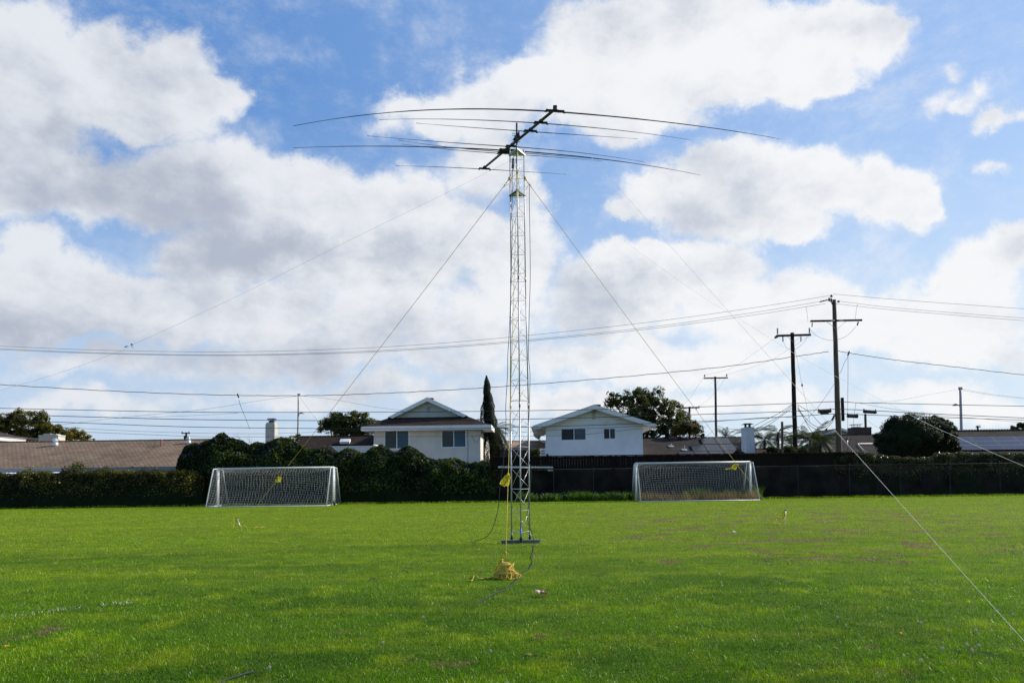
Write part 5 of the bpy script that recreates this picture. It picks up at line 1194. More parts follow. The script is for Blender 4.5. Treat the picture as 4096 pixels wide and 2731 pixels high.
hedge('clipped_hedge', [(-1300,1888),(-260,1890),(0,1893),(60,1888),(200,1890),(235,1880),(300,1885),(390,1878),(470,1888),(560,1882),(640,1884),(700,1880),(770,1884),(800,1890)], 44.1, 1.5, int(74000*LEAF), .085, M['hedgeL'],
      'low clipped hedge with yellowish leaf tips before the long brown roof', amp=.20, bs=1.6, tufts=.4, spread=1.1, e=.55, up=.5)
hedge('vine_hedge', [(672,1880),(680,1830),(690,1790),(720,1776),(760,1772),(800,1766),(822,1748),(846,1722),(866,1745),(905,1742),(940,1758),(980,1764),(1015,1775),(1060,1768),(1090,1757),(1120,1765),(1165,1772),(1205,1790),(1240,1796),(1275,1780),(1310,1792),(1335,1808),(1365,1795),(1395,1805),(1415,1824),(1440,1815),(1465,1792),(1498,1778),(1525,1788),(1560,1795),(1620,1786),(1650,1800),(1665,1822),(1700,1832),(1735,1838),(1790,1842),(1840,1846),(1880,1846),(1925,1840),(1955,1842),(1985,1862),(1992,1900)],
      44.9, 3.2, int(90000*LEAF), .14, M['vine'], 'tall dark mound of vine with purple flowers behind the left goal', amp=.55, bs=.8, flowers=260, spread=.9, e=.66, up=.5)
hedge('ivy_wall', [(3330,1826),(3380,1810),(3430,1806),(3500,1812),(3560,1822),(3650,1830),(3740,1828),(3770,1812),(3850,1808),(3930,1812),(4000,1808),(4096,1812),(4300,1808),(5600,1770)], 45.45, 1.0, int(70000*LEAF), .09, M['ivy'],
      'ivy grown over the wall at the right edge below the round bush', amp=.12, bs=1.4, spread=1.3, core_in=.16)
hedge('ivy_tuft', [(2010,1832),(2040,1828),(2090,1826),(2140,1827),(2195,1832)], 45.6, .5, 1800, .07, M['ivy'], 'thin ivy along the fence top behind the tower', amp=.05, core_in=.1, zb=2.75)
# sprout above the low hedge, hanging tuft in the goal
def sprout(name, c, r, n, size, m, label, up=True, cat='plant'):
    root = thing(name, tuple(c), label, cat); b = MB(); st = []
    for i in range(n):
        a = RS.rand()*6.28; t = RS.rand()**.5; tip = V3(c)+V3((math.cos(a)*r*t, math.sin(a)*r*t*.7, (r*1.7*(1.1-t*.4)*RS.uniform(.5, 1)) if up else -r*RS.rand())); b.tube([V3(c), V3(c).lerp(tip, .6)+V3((0, 0, .05)), tip], .006, 3); st.append(tip)
    b.build('stem', M['stemg'], root); k = 12; cc = np.repeat(np.array([list(p) for p in st]), k, 0)+RS.normal(size=(n*k, 3))*.09; V, F = leaf_arrays(cc, RS.normal(size=cc.shape), size, .5, .35); raw_mesh('foliage', V, F, m, root, np.repeat(RS.rand(len(cc)), 4))
sprout('sprout', P(310, 1885, 44.6), .38, 22, .14, M['treeG'], 'leafy sprout rising above the low clipped hedge at left')
# ------------------------------------------------------------------ trees
def tree(name, base_px, Y, clumps, n, size, m, label, ry=.8, core=.62, group=None, trunk_r=.18, bump=.25, bs=.9, zmin=1.5, shell=(.7, 1.08), subs=5, cat='tree', spread=.9, limbs=True, varb=0., aspect=.55, trunkm='bark'):
    base = Q(base_px, Y, 0); root = thing(name, tuple(base), label, cat, group); s = Y/FPX; blobs = []; main = []
    rr = random.Random(len(label)*7+base_px)
    for px, py, r in clumps:
        c = P(px, py, Y+rr.uniform(-.35, .35)*r*s); R_ = r*s; main.append((c, R_)); blobs.append((c, (R_*.86, R_*ry, R_*.80)))
        for i in range(subs):
            a = rr.uniform(0, 6.28); b_ = rr.uniform(-.5, 1.2); d = V3((math.cos(a)*math.cos(b_), math.sin(a)*math.cos(b_)*ry, math.sin(b_))); q = R_*rr.uniform(.26, .45); blobs.append((c+d*R_*.78, (q, q, q*.85)))
    blob_crown('crown', blobs, int(n*LEAF), size, m, root, core=core, bump=bump, bs=bs, zmin=zmin, shell=shell, spread=spread, varb=varb, aspect=aspect)
    zc = min(c.z for c, _ in main); cx = sum(c.x for c, _ in main)/len(main); fork = V3((base.x*.6+cx*.4, base.y, max(1.5, zc*.75)))
    b = MB(); b.tube([base-V3((0, 0, .1)), base+V3((0, 0, .3)), base.lerp(fork, .6)+V3((.05, 0, 0)), fork], [trunk_r*1.4, trunk_r, trunk_r*.85, trunk_r*.7], 10); b.build('trunk', M[trunkm], root, smooth=True)
    if limbs:
        b = MB()
        for c, R_ in main:
            b.tube(catmull([fork, fork.lerp(c, .5)+V3((rr.uniform(-.2, .2), 0, .1)), c], 3), [trunk_r*.5*(1-.8*i/6.) for i in range(7)], 6)
            for i in range(6):
                d = V3((rr.uniform(-1, 1), rr.uniform(-1, 1)*ry, rr.uniform(-.2, 1))).normalized(); b.tube([c-V3((0, 0, R_*.3)), c+d*R_*.5, c+d*R_*1.02+V3((0, 0, .05))], [trunk_r*.16, trunk_r*.1, .006], 4)
        b.build('limbs', M[trunkm], root, smooth=True)
    return root
tree('leafy_tree', 90, 86, [(20,1700,60),(85,1680,48),(150,1680,42),(60,1740,60),(150,1735,55),(190,1715,35),(-40,1690,50)], 15000, .20, M['treeY'], 'olive yellow tree above the long brown roof at the left edge', core=.6, subs=7)
tree('leafy_tree', 290, 84, [(225,1725,32),(262,1742,40),(305,1742,40),(340,1752,24),(215,1750,34)], 7000, .18, M['treeY'], 'lower bushy tree right of the cream chimney, turning yellow', core=.6, varb=.08)
tree('leafy_tree', 1390, 66, [(1310,1705,42),(1350,1680,40),(1400,1680,42),(1450,1690,44),(1490,1705,36),(1380,1720,60),(1450,1725,55)], 12000, .16, M['treeG'], 'dense green tree between the light pole and the stucco house', subs=8, varb=.1)
tree('leafy_tree', 1160, 64, [(1130,1768,22),(1170,1760,22),(1195,1752,18)], 1600, .14, M['treeY'], 'small yellow leaved tree beside the light pole behind the hedge', core=0.4, trunk_r=.06, varb=.15)
tree('broad_tree', 2570, 66, [(2455,1605,42),(2500,1592,36),(2440,1620,26),(2560,1600,52),(2620,1605,54),(2530,1650,60),(2600,1660,70),(2680,1650,56),(2720,1690,56),(2650,1720,60),(2560,1725,60),(2760,1715,40)], 30000, .17, M['treeD'], 'big dark green tree behind the white house', subs=10, trunk_r=.3, core=.42, bump=.38, varb=.04)
root = tree('flowering_shrub', 2770, 62, [(2745,1712,32),(2785,1722,34),(2715,1725,34),(2812,1738,16)], 6000, .13, M['treeD'], 'bushy shrub dotted with red flowers left of the short pole', subs=5, core=.6, trunk_r=.08)
b = MB()
for i in range(170):
    c = P(*random.choice([(2745, 1712), (2785, 1722), (2715, 1725)]), 62); d = V3((RS.normal(), -abs(RS.normal())*.8, RS.normal())).normalized(); p = c+d*V3((.8, .8, .8)).x*random.uniform(.72, .84); b.lathe(p, [(.02, 0), (.05, .03), (.02, .06)], 5)
b.build('blossoms', M['redflower'], root)
tree('round_bush', 3665, 48.5, [(3665,1760,118),(3600,1768,95),(3735,1768,95),(3560,1790,60),(3780,1780,55),(3670,1730,90),(3600,1722,58),(3740,1725,66),(3540,1760,46),(3800,1755,30)], 42000, .10, M['vine'], 'large round dark clipped bush rising over the wall at right', subs=6, core=.82, bump=.16, trunk_r=.15, zmin=2.2, limbs=False, shell=(.84, 1.10), ry=.75, cat='bush')
tree('far_tree', 3760, 80, [(3690,1692,20),(3740,1690,34),(3790,1705,26),(3815,1715,14)], 3500, .17, M['treeD'], 'dark tree top just showing behind the round bush', core=.7, subs=4)
tree('far_tree', 4075, 90, [(4052,1712,12),(4078,1700,12),(4094,1705,16),(4120,1695,22),(4068,1716,14)], 1800, .2, M['treeD'], 'small dark trees on the horizon at the right edge', core=.6, subs=3, trunk_r=.06)
tree('far_tree', 2080, 84, [(2157,1740,5),(2156,1750,6),(2156,1725,3)], 500, .14, M['cyp'], 'tiny far cypress tip under the gutter of the white house', core=.7, subs=1, trunk_r=.05, limbs=False)
tree('low_shrub', 2140, 51, [(2128,1812,15),(2148,1806,13),(2108,1820,10)], 1300, .12, M['treeG'], 'small green shrub left of the slatted rail beside the white house', core=.5, subs=3, trunk_r=.03, limbs=False, cat='shrub')
# cypress
def cypress():
    Y = 60; s = Y/FPX; base = Q(1978, Y, 0); root = thing('cypress', tuple(base), 'tall narrow dark cypress between the stucco house and the tower', 'tree')
    prof = [(1503,2,1946),(1520,9,1947),(1560,15,1948),(1600,22,1951),(1640,28,1953),(1680,33,1955),(1700,31,1958),(1730,36,1970),(1760,44,1982),(1800,50,1988),(1840,50,1990),(1880,48,1988),(1960,40,1985)]
    pz = np.array([P(p[2], p[0], Y).z for p in prof])[::-1]; pr = np.array([p[1]*s for p in prof])[::-1]; pxx = np.array([P(p[2], p[0], Y).x for p in prof])[::-1]
    n = int(22000*LEAF); z = pz[0]+(pz[-1]-pz[0])*RS.rand(n)**.9; r = np.interp(z, pz, pr); x = np.interp(z, pz, pxx); a = RS.rand(n)*6.283
    d = np.stack([np.cos(a), np.sin(a), 0*a], 1); c0 = np.stack([x, 0*x+Y, z], 1); q = c0+d*r[:, None]; nz = vnoise(q*np.array([1, 1, .7]), 2.2, 50); c = c0+d*(r*(.52+.86*nz)-.06*RS.rand(n))[:, None]
    V, F = leaf_arrays(c, d+np.array([0, 0, .8]), .13, .4, .3); raw_mesh('crown', V, F, M['cyp'], root, np.repeat(np.clip(nz*.8+.3*RS.rand(n), 0, 1), 4))
    b = MB(); b.tube([V3((np.interp(z_, pz, pxx), Y, z_)) for z_ in np.linspace(pz[0], pz[-1]-.3, 24)], [float(np.interp(z_, pz, pr))*.60+.01 for z_ in np.linspace(pz[0], pz[-1]-.3, 24)], 12); b.build('light_block_core', M['core'], root)  # dark tube added inside the cypress as its light-blocking core
    b = MB(); b.tube([base, V3((pxx[0], Y, pz[0]+.2))], .14, 8); b.build('trunk', M['bark'], root)
cypress()
# bare tree
def bare():
    Y = 50; base = Q(990, Y, 0); root = thing('bare_tree', tuple(base), 'leafless small tree with twisting pale twigs over the vine hedge', 'tree'); rr = random.Random(4)
    tr = MB(); t0 = base+V3((0, 0, 2.6)); tr.tube([base, t0], [.09, .06], 8); tr.build('trunk', M['barkp'], root, smooth=True); b = MB()
    def grow(p, d, L, r, k):
        pts = [p]; 
        for i in range(4):
            d = (d+V3((rr.uniform(-.3, .3), rr.uniform(-.3, .3), rr.uniform(-.08, .2)))).normalized(); pts.append(pts[-1]+d*L/4)
        b.tube(pts, [r*(1-.12*i) for i in range(5)], 4)
        if k:
            for i in (2, 3, 4): grow(pts[i], (d+V3((rr.uniform(-1, 1), rr.uniform(-.8, .8), rr.uniform(-.2, .7)))).normalized(), L*rr.uniform(.45, .7), r*.6, k-1)
    for a in (-1.0, -.55, -.15, .3, .7, 1.15): grow(t0, V3((a, rr.uniform(-.3, .3), .8)).normalized(), rr.uniform(1.1, 1.7), .028, 2)
    b.build('limbs', M['barkp'], root, smooth=True)
bare()
# palms
def frond_mesh(name, L, seed, droop=.9, leafl=.55, n=34):
    rr = random.Random(seed); b = MB(); pts = [V3((L*t*(1-.12*t), 0, L*(.42*t-droop*.62*t*t))) for t in [i/10 for i in range(11)]]
    b.mi = 1; b.tube(pts, [.022*(1-.8*i/10)+.003 for i in range(11)], 4); b.mi = 0
    for i in range(n):
        t = .12+.87*i/n; k = t*10; j = min(9, int(k)); p = pts[j].lerp(pts[j+1], k-j); d = (pts[j+1]-pts[j]).normalized()
        for s in (-1, 1):
            ll = leafl*(math.sin(math.pi*min(1, t*.85+.12))**.6)*rr.uniform(.8, 1.1); dir_ = (d*.75+V3((0, s*.9, 0))+V3((0, 0, rr.uniform(-.25, .15)))).normalized(); q1 = p+dir_*ll*.5+V3((0, 0, -.03)); q2 = p+dir_*ll+V3((0, 0, -.30*ll-.02)); w = d*.022
            b.add([p-w*.5, p+w*.5, q1+w, q1-w, q2], [(0, 1, 2, 3), (3, 2, 4)])
    me = bpy.data.meshes.new(name); me.from_pydata([tuple(v) for v in b.v], [], b.f); me.polygons.foreach_set('material_index', b.m); me.update()
    a = me.attributes.new('var', 'FLOAT', 'POINT'); a.data.foreach_set('value', [random.random() for _ in b.v]); me.materials.append(M['palm']); me.materials.append(M['palmrib']); return me
FR = [frond_mesh('frond', 2.6, 1), frond_mesh('frond', 2.3, 2, 1.25), frond_mesh('frond', 2.5, 3, .45)]
def palm(px, py, Y, k, sc, label, lean=0, seed=1, drop=0.0):
    top = P(px, py, Y); base = V3((top.x-lean, Y, 0)); root = thing('palm_tree', tuple(base), label, 'palm', 'palms behind the fence'); rr = random.Random(seed)
    b = MB(); n = 16; b.tube([base.lerp(top, i/n)+V3((lean*.15*math.sin(i/n*3.1), 0, 0)) for i in range(n+1)], [.15-.05*i/n+(.012 if i % 2 else 0) for i in range(n+1)], 10); b.build('trunk', M['bark'], root)
    for i in range(k):
        o = bpy.data.objects.new('frond', FR[rr.choice([0, 0, 1, 2])]); C.objects.link(o); o.parent = root; o.location = top-base
        o.rotation_euler = (rr.uniform(-.4, .4), rr.uniform(-.95, .75)+drop, i*2.4+rr.uniform(-.2, .2)); s = sc*rr.uniform(.75, 1.1); o.scale = (s, s, s)
palm(1978, 1718, 62, 22, .80, 'palm crown behind the cypress, left of the tower', 0, 2)
palm(2905, 1752, 66, 16, .72, 'palm top above the grey roof, nearest the third pole', 0, 3)
palm(3000, 1742, 66, 16, .8, 'palm top directly behind the white brick chimney', 0, 4)
palm(3058, 1760, 60, 22, .85, 'bushy palm right of the white brick chimney', .1, 5, .15)
palm(3112, 1730, 60, 20, .80, 'tallest palm, behind the short dark post', .2, 6, .1)
palm(3165, 1785, 58, 20, .8, 'low palm in front of the creosoted pole', 0, 9, .1)
palm(3240, 1762, 52, 26, .85, 'sunlit palm between the creosoted pole and the tall pole', .2, 7, .05)
palm(3282, 1772, 51, 20, .72, 'drooping yellowish palm just left of the tall wooden pole', .1, 8, .2)
tree('low_shrub', 3130, 51, [(3100,1812,34),(3160,1806,30),(3050,1826,20),(3210,1812,22)], 5200, .13, M['treeG'], 'dark green shrubs below the palms behind the fence', core=.75, subs=4, trunk_r=.04, limbs=False, cat='shrub', zmin=2.0)
# ------------------------------------------------------------------ utility poles
def insul(b, p, h, r, axis=(0, 0, 1), n=3):
    prof = [(r*.35, 0)]
    for i in range(n): z = h*(i+.2)/n; prof += [(r, z), (r*.95, z+h*.18/n), (r*.4, z+h*.5/n)]
    prof.append((r*.3, h)); b.lathe(p, prof, 8, axis=axis)
class Pole:
    def __init__(s, px0, px1, pyt, Y, r0, r1, m, label, name='utility_pole', group='utility poles'):
        s.Y = Y; s.b = Q(px0, Y, 0); s.t = P(px1, pyt, Y); s.root = thing(name, tuple(s.b), label, 'pole', group); k = 14; rr = random.Random(int(px0))
        b = MB(); b.tube([s.b.lerp(s.t, i/k)+V3((rr.uniform(-.012, .012), 0, 0)) for i in range(k+1)], [r0+(r1-r0)*i/k for i in range(k+1)], 14); b.build('shaft', M[m], s.root, smooth=True); s.r1 = r1
    def arm(s, p, q, w=.1, h=.12, m='woodd', dy=-.2, brace=True):
        a = P(*p, s.Y)+V3((0, dy, 0)); c = P(*q, s.Y)+V3((0, dy, 0)); b = MB(); b.bar(a, c, w, h); b.build('crossarm', M[m], s.root)
        if brace:
            mid = (a+c)/2; b = MB()
            for e in (a, c): b.bar(mid.lerp(e, .38)-V3((0, .03, h*.5)), V3((mid.x, a.y-.02, mid.z-.62)), .04, .012)
            b.build('brace', M['galv'], s.root)
        return a, c
    def ins(s, px, py, h=.3, r=.08, axis=(0, 0, 1), m='ceramic', n=3, dy=-.2):
        b = MB(); insul(b, P(px, py, s.Y)+V3((0, dy, 0)), h, r, axis, n); b.build('insulator', M[m], s.root, smooth=True)
A = Pole(3363, 3336, 1199, 47, .22, .13, 'wood', 'tallest weathered wooden utility pole with two crossarms at right')
A.arm((3237, 1287), (3442, 1283)); b = MB()
a = P(3306, 1228, 47); c = P(3339, 1188, 47); a.y -= .9; c.y += .55
b.bar(a, c, .1, .12); b.build('crossarm', M['woodd'], A.root)
A.ins(3334, 1184, .18, .10, dy=.3); A.ins(3304, 1220, .18, .09, dy=-.8); A.ins(3350, 1206, .15, .08, (1, 0, 0), dy=0)
b = MB(); e = P(3281, 1206, 47); insul(b, e, .55, .055, (P(3318, 1198, 47)-e).normalized(), 5); b.build('insulator', M['ceramic'], A.root); b = MB(); b.bar(e-V3((.05, 0, .04)), P(3320, 1197, 47), .05, .05); b.lathe(P(3317, 1205, 47), [(.05, 0), (.08, .1), (.05, .25)], 8); b.build('hardware', M['capm'], A.root)
A.ins(3243, 1310, .30, .05, (.1, 0, 1), n=6); A.ins(3423, 1304, .28, .06, (.35, 0, 1), n=5)
b = MB()
for x in (3324, 3358): p = P(x, 1285, 47); b = MB(); b.box(p.x-.14, p.x+.14, p.y-.275, p.y-.262, p.z-.05, p.z+.05); b.build('number_plate', M['galv'], A.root)
b = MB(); p0 = P(3366, 1590, 47); p1 = P(3370, 1683, 47); b.box(p0.x-.02, p0.x+.14, 46.95, 47.1, p1.z, p0.z); b.build('cable_guard', M['woodd'], A.root)
B = Pole(3186, 3169, 1331, 55, .20, .15, 'woodd', 'black creosoted utility pole left of the tallest pole')
B.arm((3102, 1345), (3239, 1341), .12, .16)
B.ins(3107, 1338, .50, .085, n=6, m='ceramicg'); B.ins(3234, 1335, .46, .085, n=6, m='ceramicg')
for x in (3128, 3200): B.ins(x, 1368, .42, .07, n=4, m='ceramicg')
b = MB(); p = P(3102, 1347, 55); b.tube([p+V3((0, -.35, -.04)), p+V3((0, .0, -.04))], .11, 8); b.build('hardware', M['capm'], B.root)
Cp = Pole(2868, 2861, 1506, 80, .17, .12, 'woodg', 'grey brown utility pole rising over the solar roof')
Cp.arm((2813, 1513.5), (2909, 1511.5), .1, .14); Cp.ins(2817, 1508, .28, .10); Cp.ins(2905, 1506, .28, .10)
Dp = Pole(2758, 2758, 1626, 95, .17, .14, 'woodd', 'short dark utility pole with a grey box, right of the big tree')
Dp.arm((2717, 1632), (2796, 1631), .1, .13); Dp.ins(2721, 1629, .3, .07); Dp.ins(2795, 1629, .3, .07); Dp.ins(2731, 1641, .3, .07, n=4, m='ceramicg'); Dp.ins(2784, 1641, .3, .07, n=4, m='ceramicg')
b = MB(); p = P(2752, 1670, 95); b.box(p.x-.15, p.x+.1, 94.6, 94.9, p.z, p.z+.75); b.build('transformer_box', M['ceramicg'], Dp.root)
E = Pole(3129, 3129, 1686, 56, .10, .10, 'woodg', 'short dark post among the palms'); 
F2 = Pole(3463, 3462, 1655, 66, .11, .11, 'woodg', 'short dark post rising behind the wide dark chimney')
Gp = Pole(745, 745, 1729, 120, .2, .16, 'woodd', 'small far utility pole behind the right end of the long brown roof'); Gp.arm((728, 1733), (762, 1733), .12, .15, brace=False); Gp.ins(731, 1731, .25, .12); Gp.ins(758, 1731, .25, .12)
b = MB(); p = P(741, 1757, 120); b.lathe(p, [(.25, 0), (.25, .6), (.1, .7)], 10); b.build('transformer_box', M['woodd'], Gp.root)
Hp = Pole(3911, 3911, 1702, 130, .2, .16, 'woodd', 'small far utility pole over the roofs at right'); Hp.arm((3900, 1709), (3920, 1707), .12, .15, brace=False); Hp.ins(3903, 1706, .2, .1); Hp.ins(3916, 1704, .25, .12)
Ip = Pole(375, 375, 1753, 130, .15, .15, 'woodd', 'tiny far pole top over the long brown roof'); Ip.arm((362, 1757), (384, 1757), .12, .13, brace=False)
def lightpole(px0, px1, pyt, Y, arm, head, label, r0, r1, m='conc'):
    L_ = Pole(px0, px1, pyt, Y, r0, r1, m, label, 'street_lamp', 'street lamps'); pts = [P(*q, Y) for q in arm]; b = MB(); b.tube(catmull(pts, 5), .045, 6); b.build('lamp_arm', M['conc'], L_.root, smooth=True)
    b = MB(); p = P(*head, Y); b.lathe(p-V3((0, 0, .02)), [(.05, 0), (.26, .03), (.24, .10), (.12, .18), (.05, .22)], 10); b.build('lamp_head', M['ceramicg'], L_.root, smooth=True); return L_
L1 = lightpole(1189, 1194, 1585, 68, [(1194, 1664), (1196, 1655), (1203, 1651)], (1207, 1654), 'thin concrete street lamp behind the left hedge', .13, .08)
b = MB(); p = P(1195, 1583, 68); b.tube([p, P(1195, 1574, 68)], .04, 6); b.bar(P(1191, 1580, 68), P(1199, 1580, 68), .05, .06); insul(b, P(1191, 1580, 68), .18, .05); insul(b, P(1199, 1580, 68), .18, .05); b.build('insulator', M['ceramic'], L1.root)
L2 = lightpole(3852, 3841, 1556, 66, [(3845, 1634), (3840, 1624), (3830, 1619), (3824, 1619)], (3822, 1622), 'leaning concrete street lamp above the solar roof at right', .17, .10)
b = MB(); b.bar(P(3834, 1556, 66), P(3850, 1556, 66), .06, .1)
for x in (3836, 3841, 3847): insul(b, P(x, 1556, 66), .22, .07)
b.build('insulator', M['ceramic'], L2.root)
# ------------------------------------------------------------------ overhead lines
GW = 'overhead lines between the poles'
def W(pts, Y, r, m, label, cat='overhead line', name='power_line', wob=0.0):
    if not isinstance(Y, (list, tuple)): Y = [Y]*len(pts)
    q = catmull([P(x, y, yy) for (x, y), yy in zip(pts, Y)], 8)
    if wob:
        q2 = []; 
        for i in range(len(q)-1):
            for k in range(3): q2.append(q[i].lerp(q[i+1], k/3))
        q = [p+V3((0, 0, wob*math.sin(i*.9)+wob*.5*math.sin(i*2.3))) for i, p in enumerate(q2)]
    return rope(name, q, r, M[m], label, cat, GW, 4)
W([(-200,1372),(0,1384),(400,1400),(860,1407),(1300,1398),(1700,1377),(2124,1340),(2600,1288),(3000,1233),(3334,1180)], 47, .011, 'line', 'uppermost long sagging power line left of the tallest pole')
W([(-200,1383),(0,1394),(400,1411),(860,1419),(1300,1411),(1700,1391),(2124,1358),(2600,1308),(3000,1252),(3281,1206)], 46.5, .011, 'line', 'middle of the three long sagging power lines left of the tallest pole')
W([(-200,1388),(0,1398),(400,1414),(860,1422),(1300,1415),(1700,1396),(2124,1363),(2600,1315),(3000,1262),(3304,1214)], 46, .011, 'line', 'lowest of the three long sagging power lines left of the tallest pole')
W([(3334,1176),(3600,1199),(4096,1235),(4400,1255)], 47, .011, 'line', 'uppermost power line running right from the tallest pole')
W([(3352,1204),(3600,1233),(4096,1272),(4400,1290)], 47, .011, 'line', 'middle power line running right from the tallest pole')
W([(3345,1215),(3600,1242),(4096,1282),(4400,1300)], 46.5, .011, 'line', 'lowest of three power lines running right from the tallest pole')
W([(-200,1527),(0,1538),(400,1561),(820,1578),(1195,1582),(1500,1574),(1800,1559),(2124,1537),(2500,1506),(2900,1466),(3170,1427),(3320,1405)], 47, .020, 'cable', 'twisted black cable sagging across the view to the tallest pole', wob=.012)
W([(3352,1404),(3410,1414),(3500,1428),(3600,1442),(3800,1465),(4096,1499),(4400,1528)], 47, .020, 'cable', 'twisted black cable running right from the tallest pole', wob=.012)
W([(-200,1626),(0,1632),(400,1641),(820,1648),(1380,1648),(2040,1643),(2690,1630),(3170,1613),(3340,1606),(3440,1611),(3560,1613),(4096,1624),(4400,1629)], 46.6, .020, 'cable', 'highest of the straight black communication cables crossing the view')
W([(-200,1648),(0,1656),(400,1668),(820,1678),(1500,1682),(2040,1677),(2760,1658),(3170,1645),(3340,1636),(3530,1644),(3700,1653),(4096,1671),(4400,1684)], 46.5, .022, 'cable', 'second of the straight black communication cables from the top')
W([(-200,1669),(0,1678),(400,1694),(820,1708),(1500,1714),(2040,1709),(2760,1687),(3170,1665),(3340,1655),(3500,1660),(3700,1667),(4096,1679),(4400,1686)], 46.4, .020, 'cable', 'third of the straight black communication cables from the top')
W([(240,1708),(500,1722),(820,1732),(1100,1733),(1500,1722),(1780,1740),(2040,1729)], 60, .012, 'cable', 'faint fourth cable low over the hedge on the left')
W([(330,1727),(600,1738),(820,1746),(1200,1746),(1800,1745),(2040,1745),(2280,1740),(2420,1729),(2570,1712)], 52, .012, 'cable', 'lowest faint cable, passing before the white house windows')
W([(1900,1740),(2280,1716),(2400,1711),(2760,1693),(3050,1670),(3180,1668)], 53, .012, 'cable', 'faint cable rising from the white gable toward the black pole')
W([(226,1700),(500,1668),(820,1636),(1050,1600),(1190,1583)], [60, 62, 64, 66, 68], .010, 'cable', 'thin wire rising from far left to the left street lamp')
W([(600,1668),(820,1659),(952,1651)], [60, 58, 50], .009, 'cable', 'thin drop wire joining the hanging splice on the left')
W([(1200,1581),(1350,1600),(1500,1627),(1625,1642)], [68, 66, 64, 60], .010, 'cable', 'thin wire falling from the left street lamp to the stucco house')
W([(1200,1590),(1230,1630),(1275,1690)], [68, 66, 64], .009, 'cable', 'thin wire dropping steeply from the left street lamp')
W([(955,1598),(965,1630),(980,1665),(1000,1718)], [47, 48, 50, 50], .014, 'cable', 'drop cable slanting down from the splice on the left', wob=.01)
W([(2560,1730),(2700,1746)], 66, .006, 'cable', 'short faint wire over the roof right of the white house')
W([(2817,1504),(2790,1545),(2757,1595),(2722,1626)], [80, 84, 90, 95], .010, 'line', 'thin wire from left end of grey pole crossarm down to short dark pole')
W([(2905,1502),(2880,1545),(2840,1590),(2796,1628)], [80, 84, 90, 95], .010, 'line', 'thin wire from right end of grey pole crossarm down to short dark pole')
W([(3102,1350),(3020,1410),(2920,1475),(2817,1500)], [55, 62, 70, 80], .008, 'line', 'thin wire from the black pole down to the left end of the grey pole')
W([(3235,1345),(3150,1400),(3060,1450),(2905,1499)], [55, 62, 70, 80], .008, 'line', 'thin wire from the black pole down to the right end of the grey pole')
W([(3240,1318),(3270,1345),(3320,1361),(3370,1352),(3400,1332),(3423,1306)], 46.6, .010, 'line', 'loose jumper wire hanging under the big crossarm')
W([(3232,1287),(3228,1250),(3224,1230),(3229,1224)], 46.6, .009, 'line', 'jumper wire left of the tallest pole top')
W([(3421,1282),(3424,1250),(3428,1225),(3432,1214)], 46.6, .009, 'line', 'jumper wire right of the tallest pole top')
W([(3133,1368),(3150,1392),(3185,1394),(3215,1370),(3230,1345)], 54.7, .009, 'line', 'jumper loop under the black pole crossarm')
W([(3178,1388),(3192,1450),(3208,1540),(3222,1600),(3240,1690)], [55, 54, 53, 52, 51], .010, 'line', 'guy wire slanting down right of the black pole')
W([(3340,1530),(3300,1590),(3262,1640),(3200,1705),(3170,1740)], [47, 48, 50, 54, 56], .012, 'cable', 'dark service drop crossing between the two big poles')
W([(3392,1424),(3392,1500),(3391,1600),(3391,1700),(3391,1757)], [47, 48, 50, 53, 55], .012, 'cable', 'vertical drop wire right of the tallest pole to the roof mast', wob=.008)
W([(3392,1425),(3378,1450),(3366,1480),(3358,1495)], 46.8, .012, 'cable', 'short drop cable from the splice toward the tallest pole', wob=.008)
W([(3424,1608),(3418,1650),(3410,1720),(3395,1790)], [47, 49, 52, 55], .010, 'cable', 'slanting drop wire right of the tallest pole')
for i, (p, lab) in enumerate([([(3190,1617),(3240,1650),(3280,1693),(3300,1695),(3325,1678),(3336,1656)], 'upper hanging black cable loop between the two big poles'),
     ([(3190,1632),(3230,1680),(3262,1704),(3295,1710),(3318,1692),(3340,1660)], 'middle hanging black cable loop between the two big poles'),
     ([(3190,1634),(3225,1685),(3255,1712),(3290,1722),(3315,1705),(3342,1668)], 'lowest hanging black cable loop between the two big poles'),
     ([(3190,1622),(3205,1650),(3225,1690),(3250,1730)], 'black cable dropping right of the black pole into the palms')]):
    W(p, [55, 53, 51, 50, 48, 47][:len(p)] if len(p) > 4 else [55, 54, 53, 52], .022, 'cable', lab)
for p, lab in [([(3168,1617),(3120,1650),(3060,1680),(3010,1706)], 'upper black cable falling left from the black pole to the white chimney'),
     ([(3168,1622),(3120,1662),(3060,1695),(3020,1716),(2960,1726),(2930,1728),(2873,1708)], 'middle black cable sagging left from the black pole to the grey pole'),
     ([(3168,1632),(3110,1675),(3040,1722),(2980,1760)], 'lowest black cable falling left from the black pole'),
     ([(2873,1703),(2900,1712),(2940,1716),(2984,1712)], 'short cable sagging from the grey pole to the white chimney'),
     ([(2866,1708),(2850,1725),(2820,1748)], 'cable slanting down left from the grey pole to the roof')]:
    W(p, [55, 56, 58, 60, 65, 70, 80][:len(p)] if 'sagging left' in lab else ([80, 72, 64, 53] if 'white chimney' in lab and 'short' in lab else ([80, 75, 66] if 'grey pole to the roof' in lab else 55)), .018, 'cable', lab)
W([(2862,1640),(2850,1670),(2830,1700),(2798,1715)], [80, 78, 70, 66], .010, 'cable', 'curved drop wire left of the grey pole')
W([(3470,1612),(3600,1600),(3720,1577),(3834,1557)], [55, 58, 62, 66], .009, 'cable', 'thin wire rising right to the right street lamp')
W([(3850,1555),(3960,1575),(4096,1590),(4300,1606)], 66, .009, 'cable', 'upper thin wire right of the right street lamp')
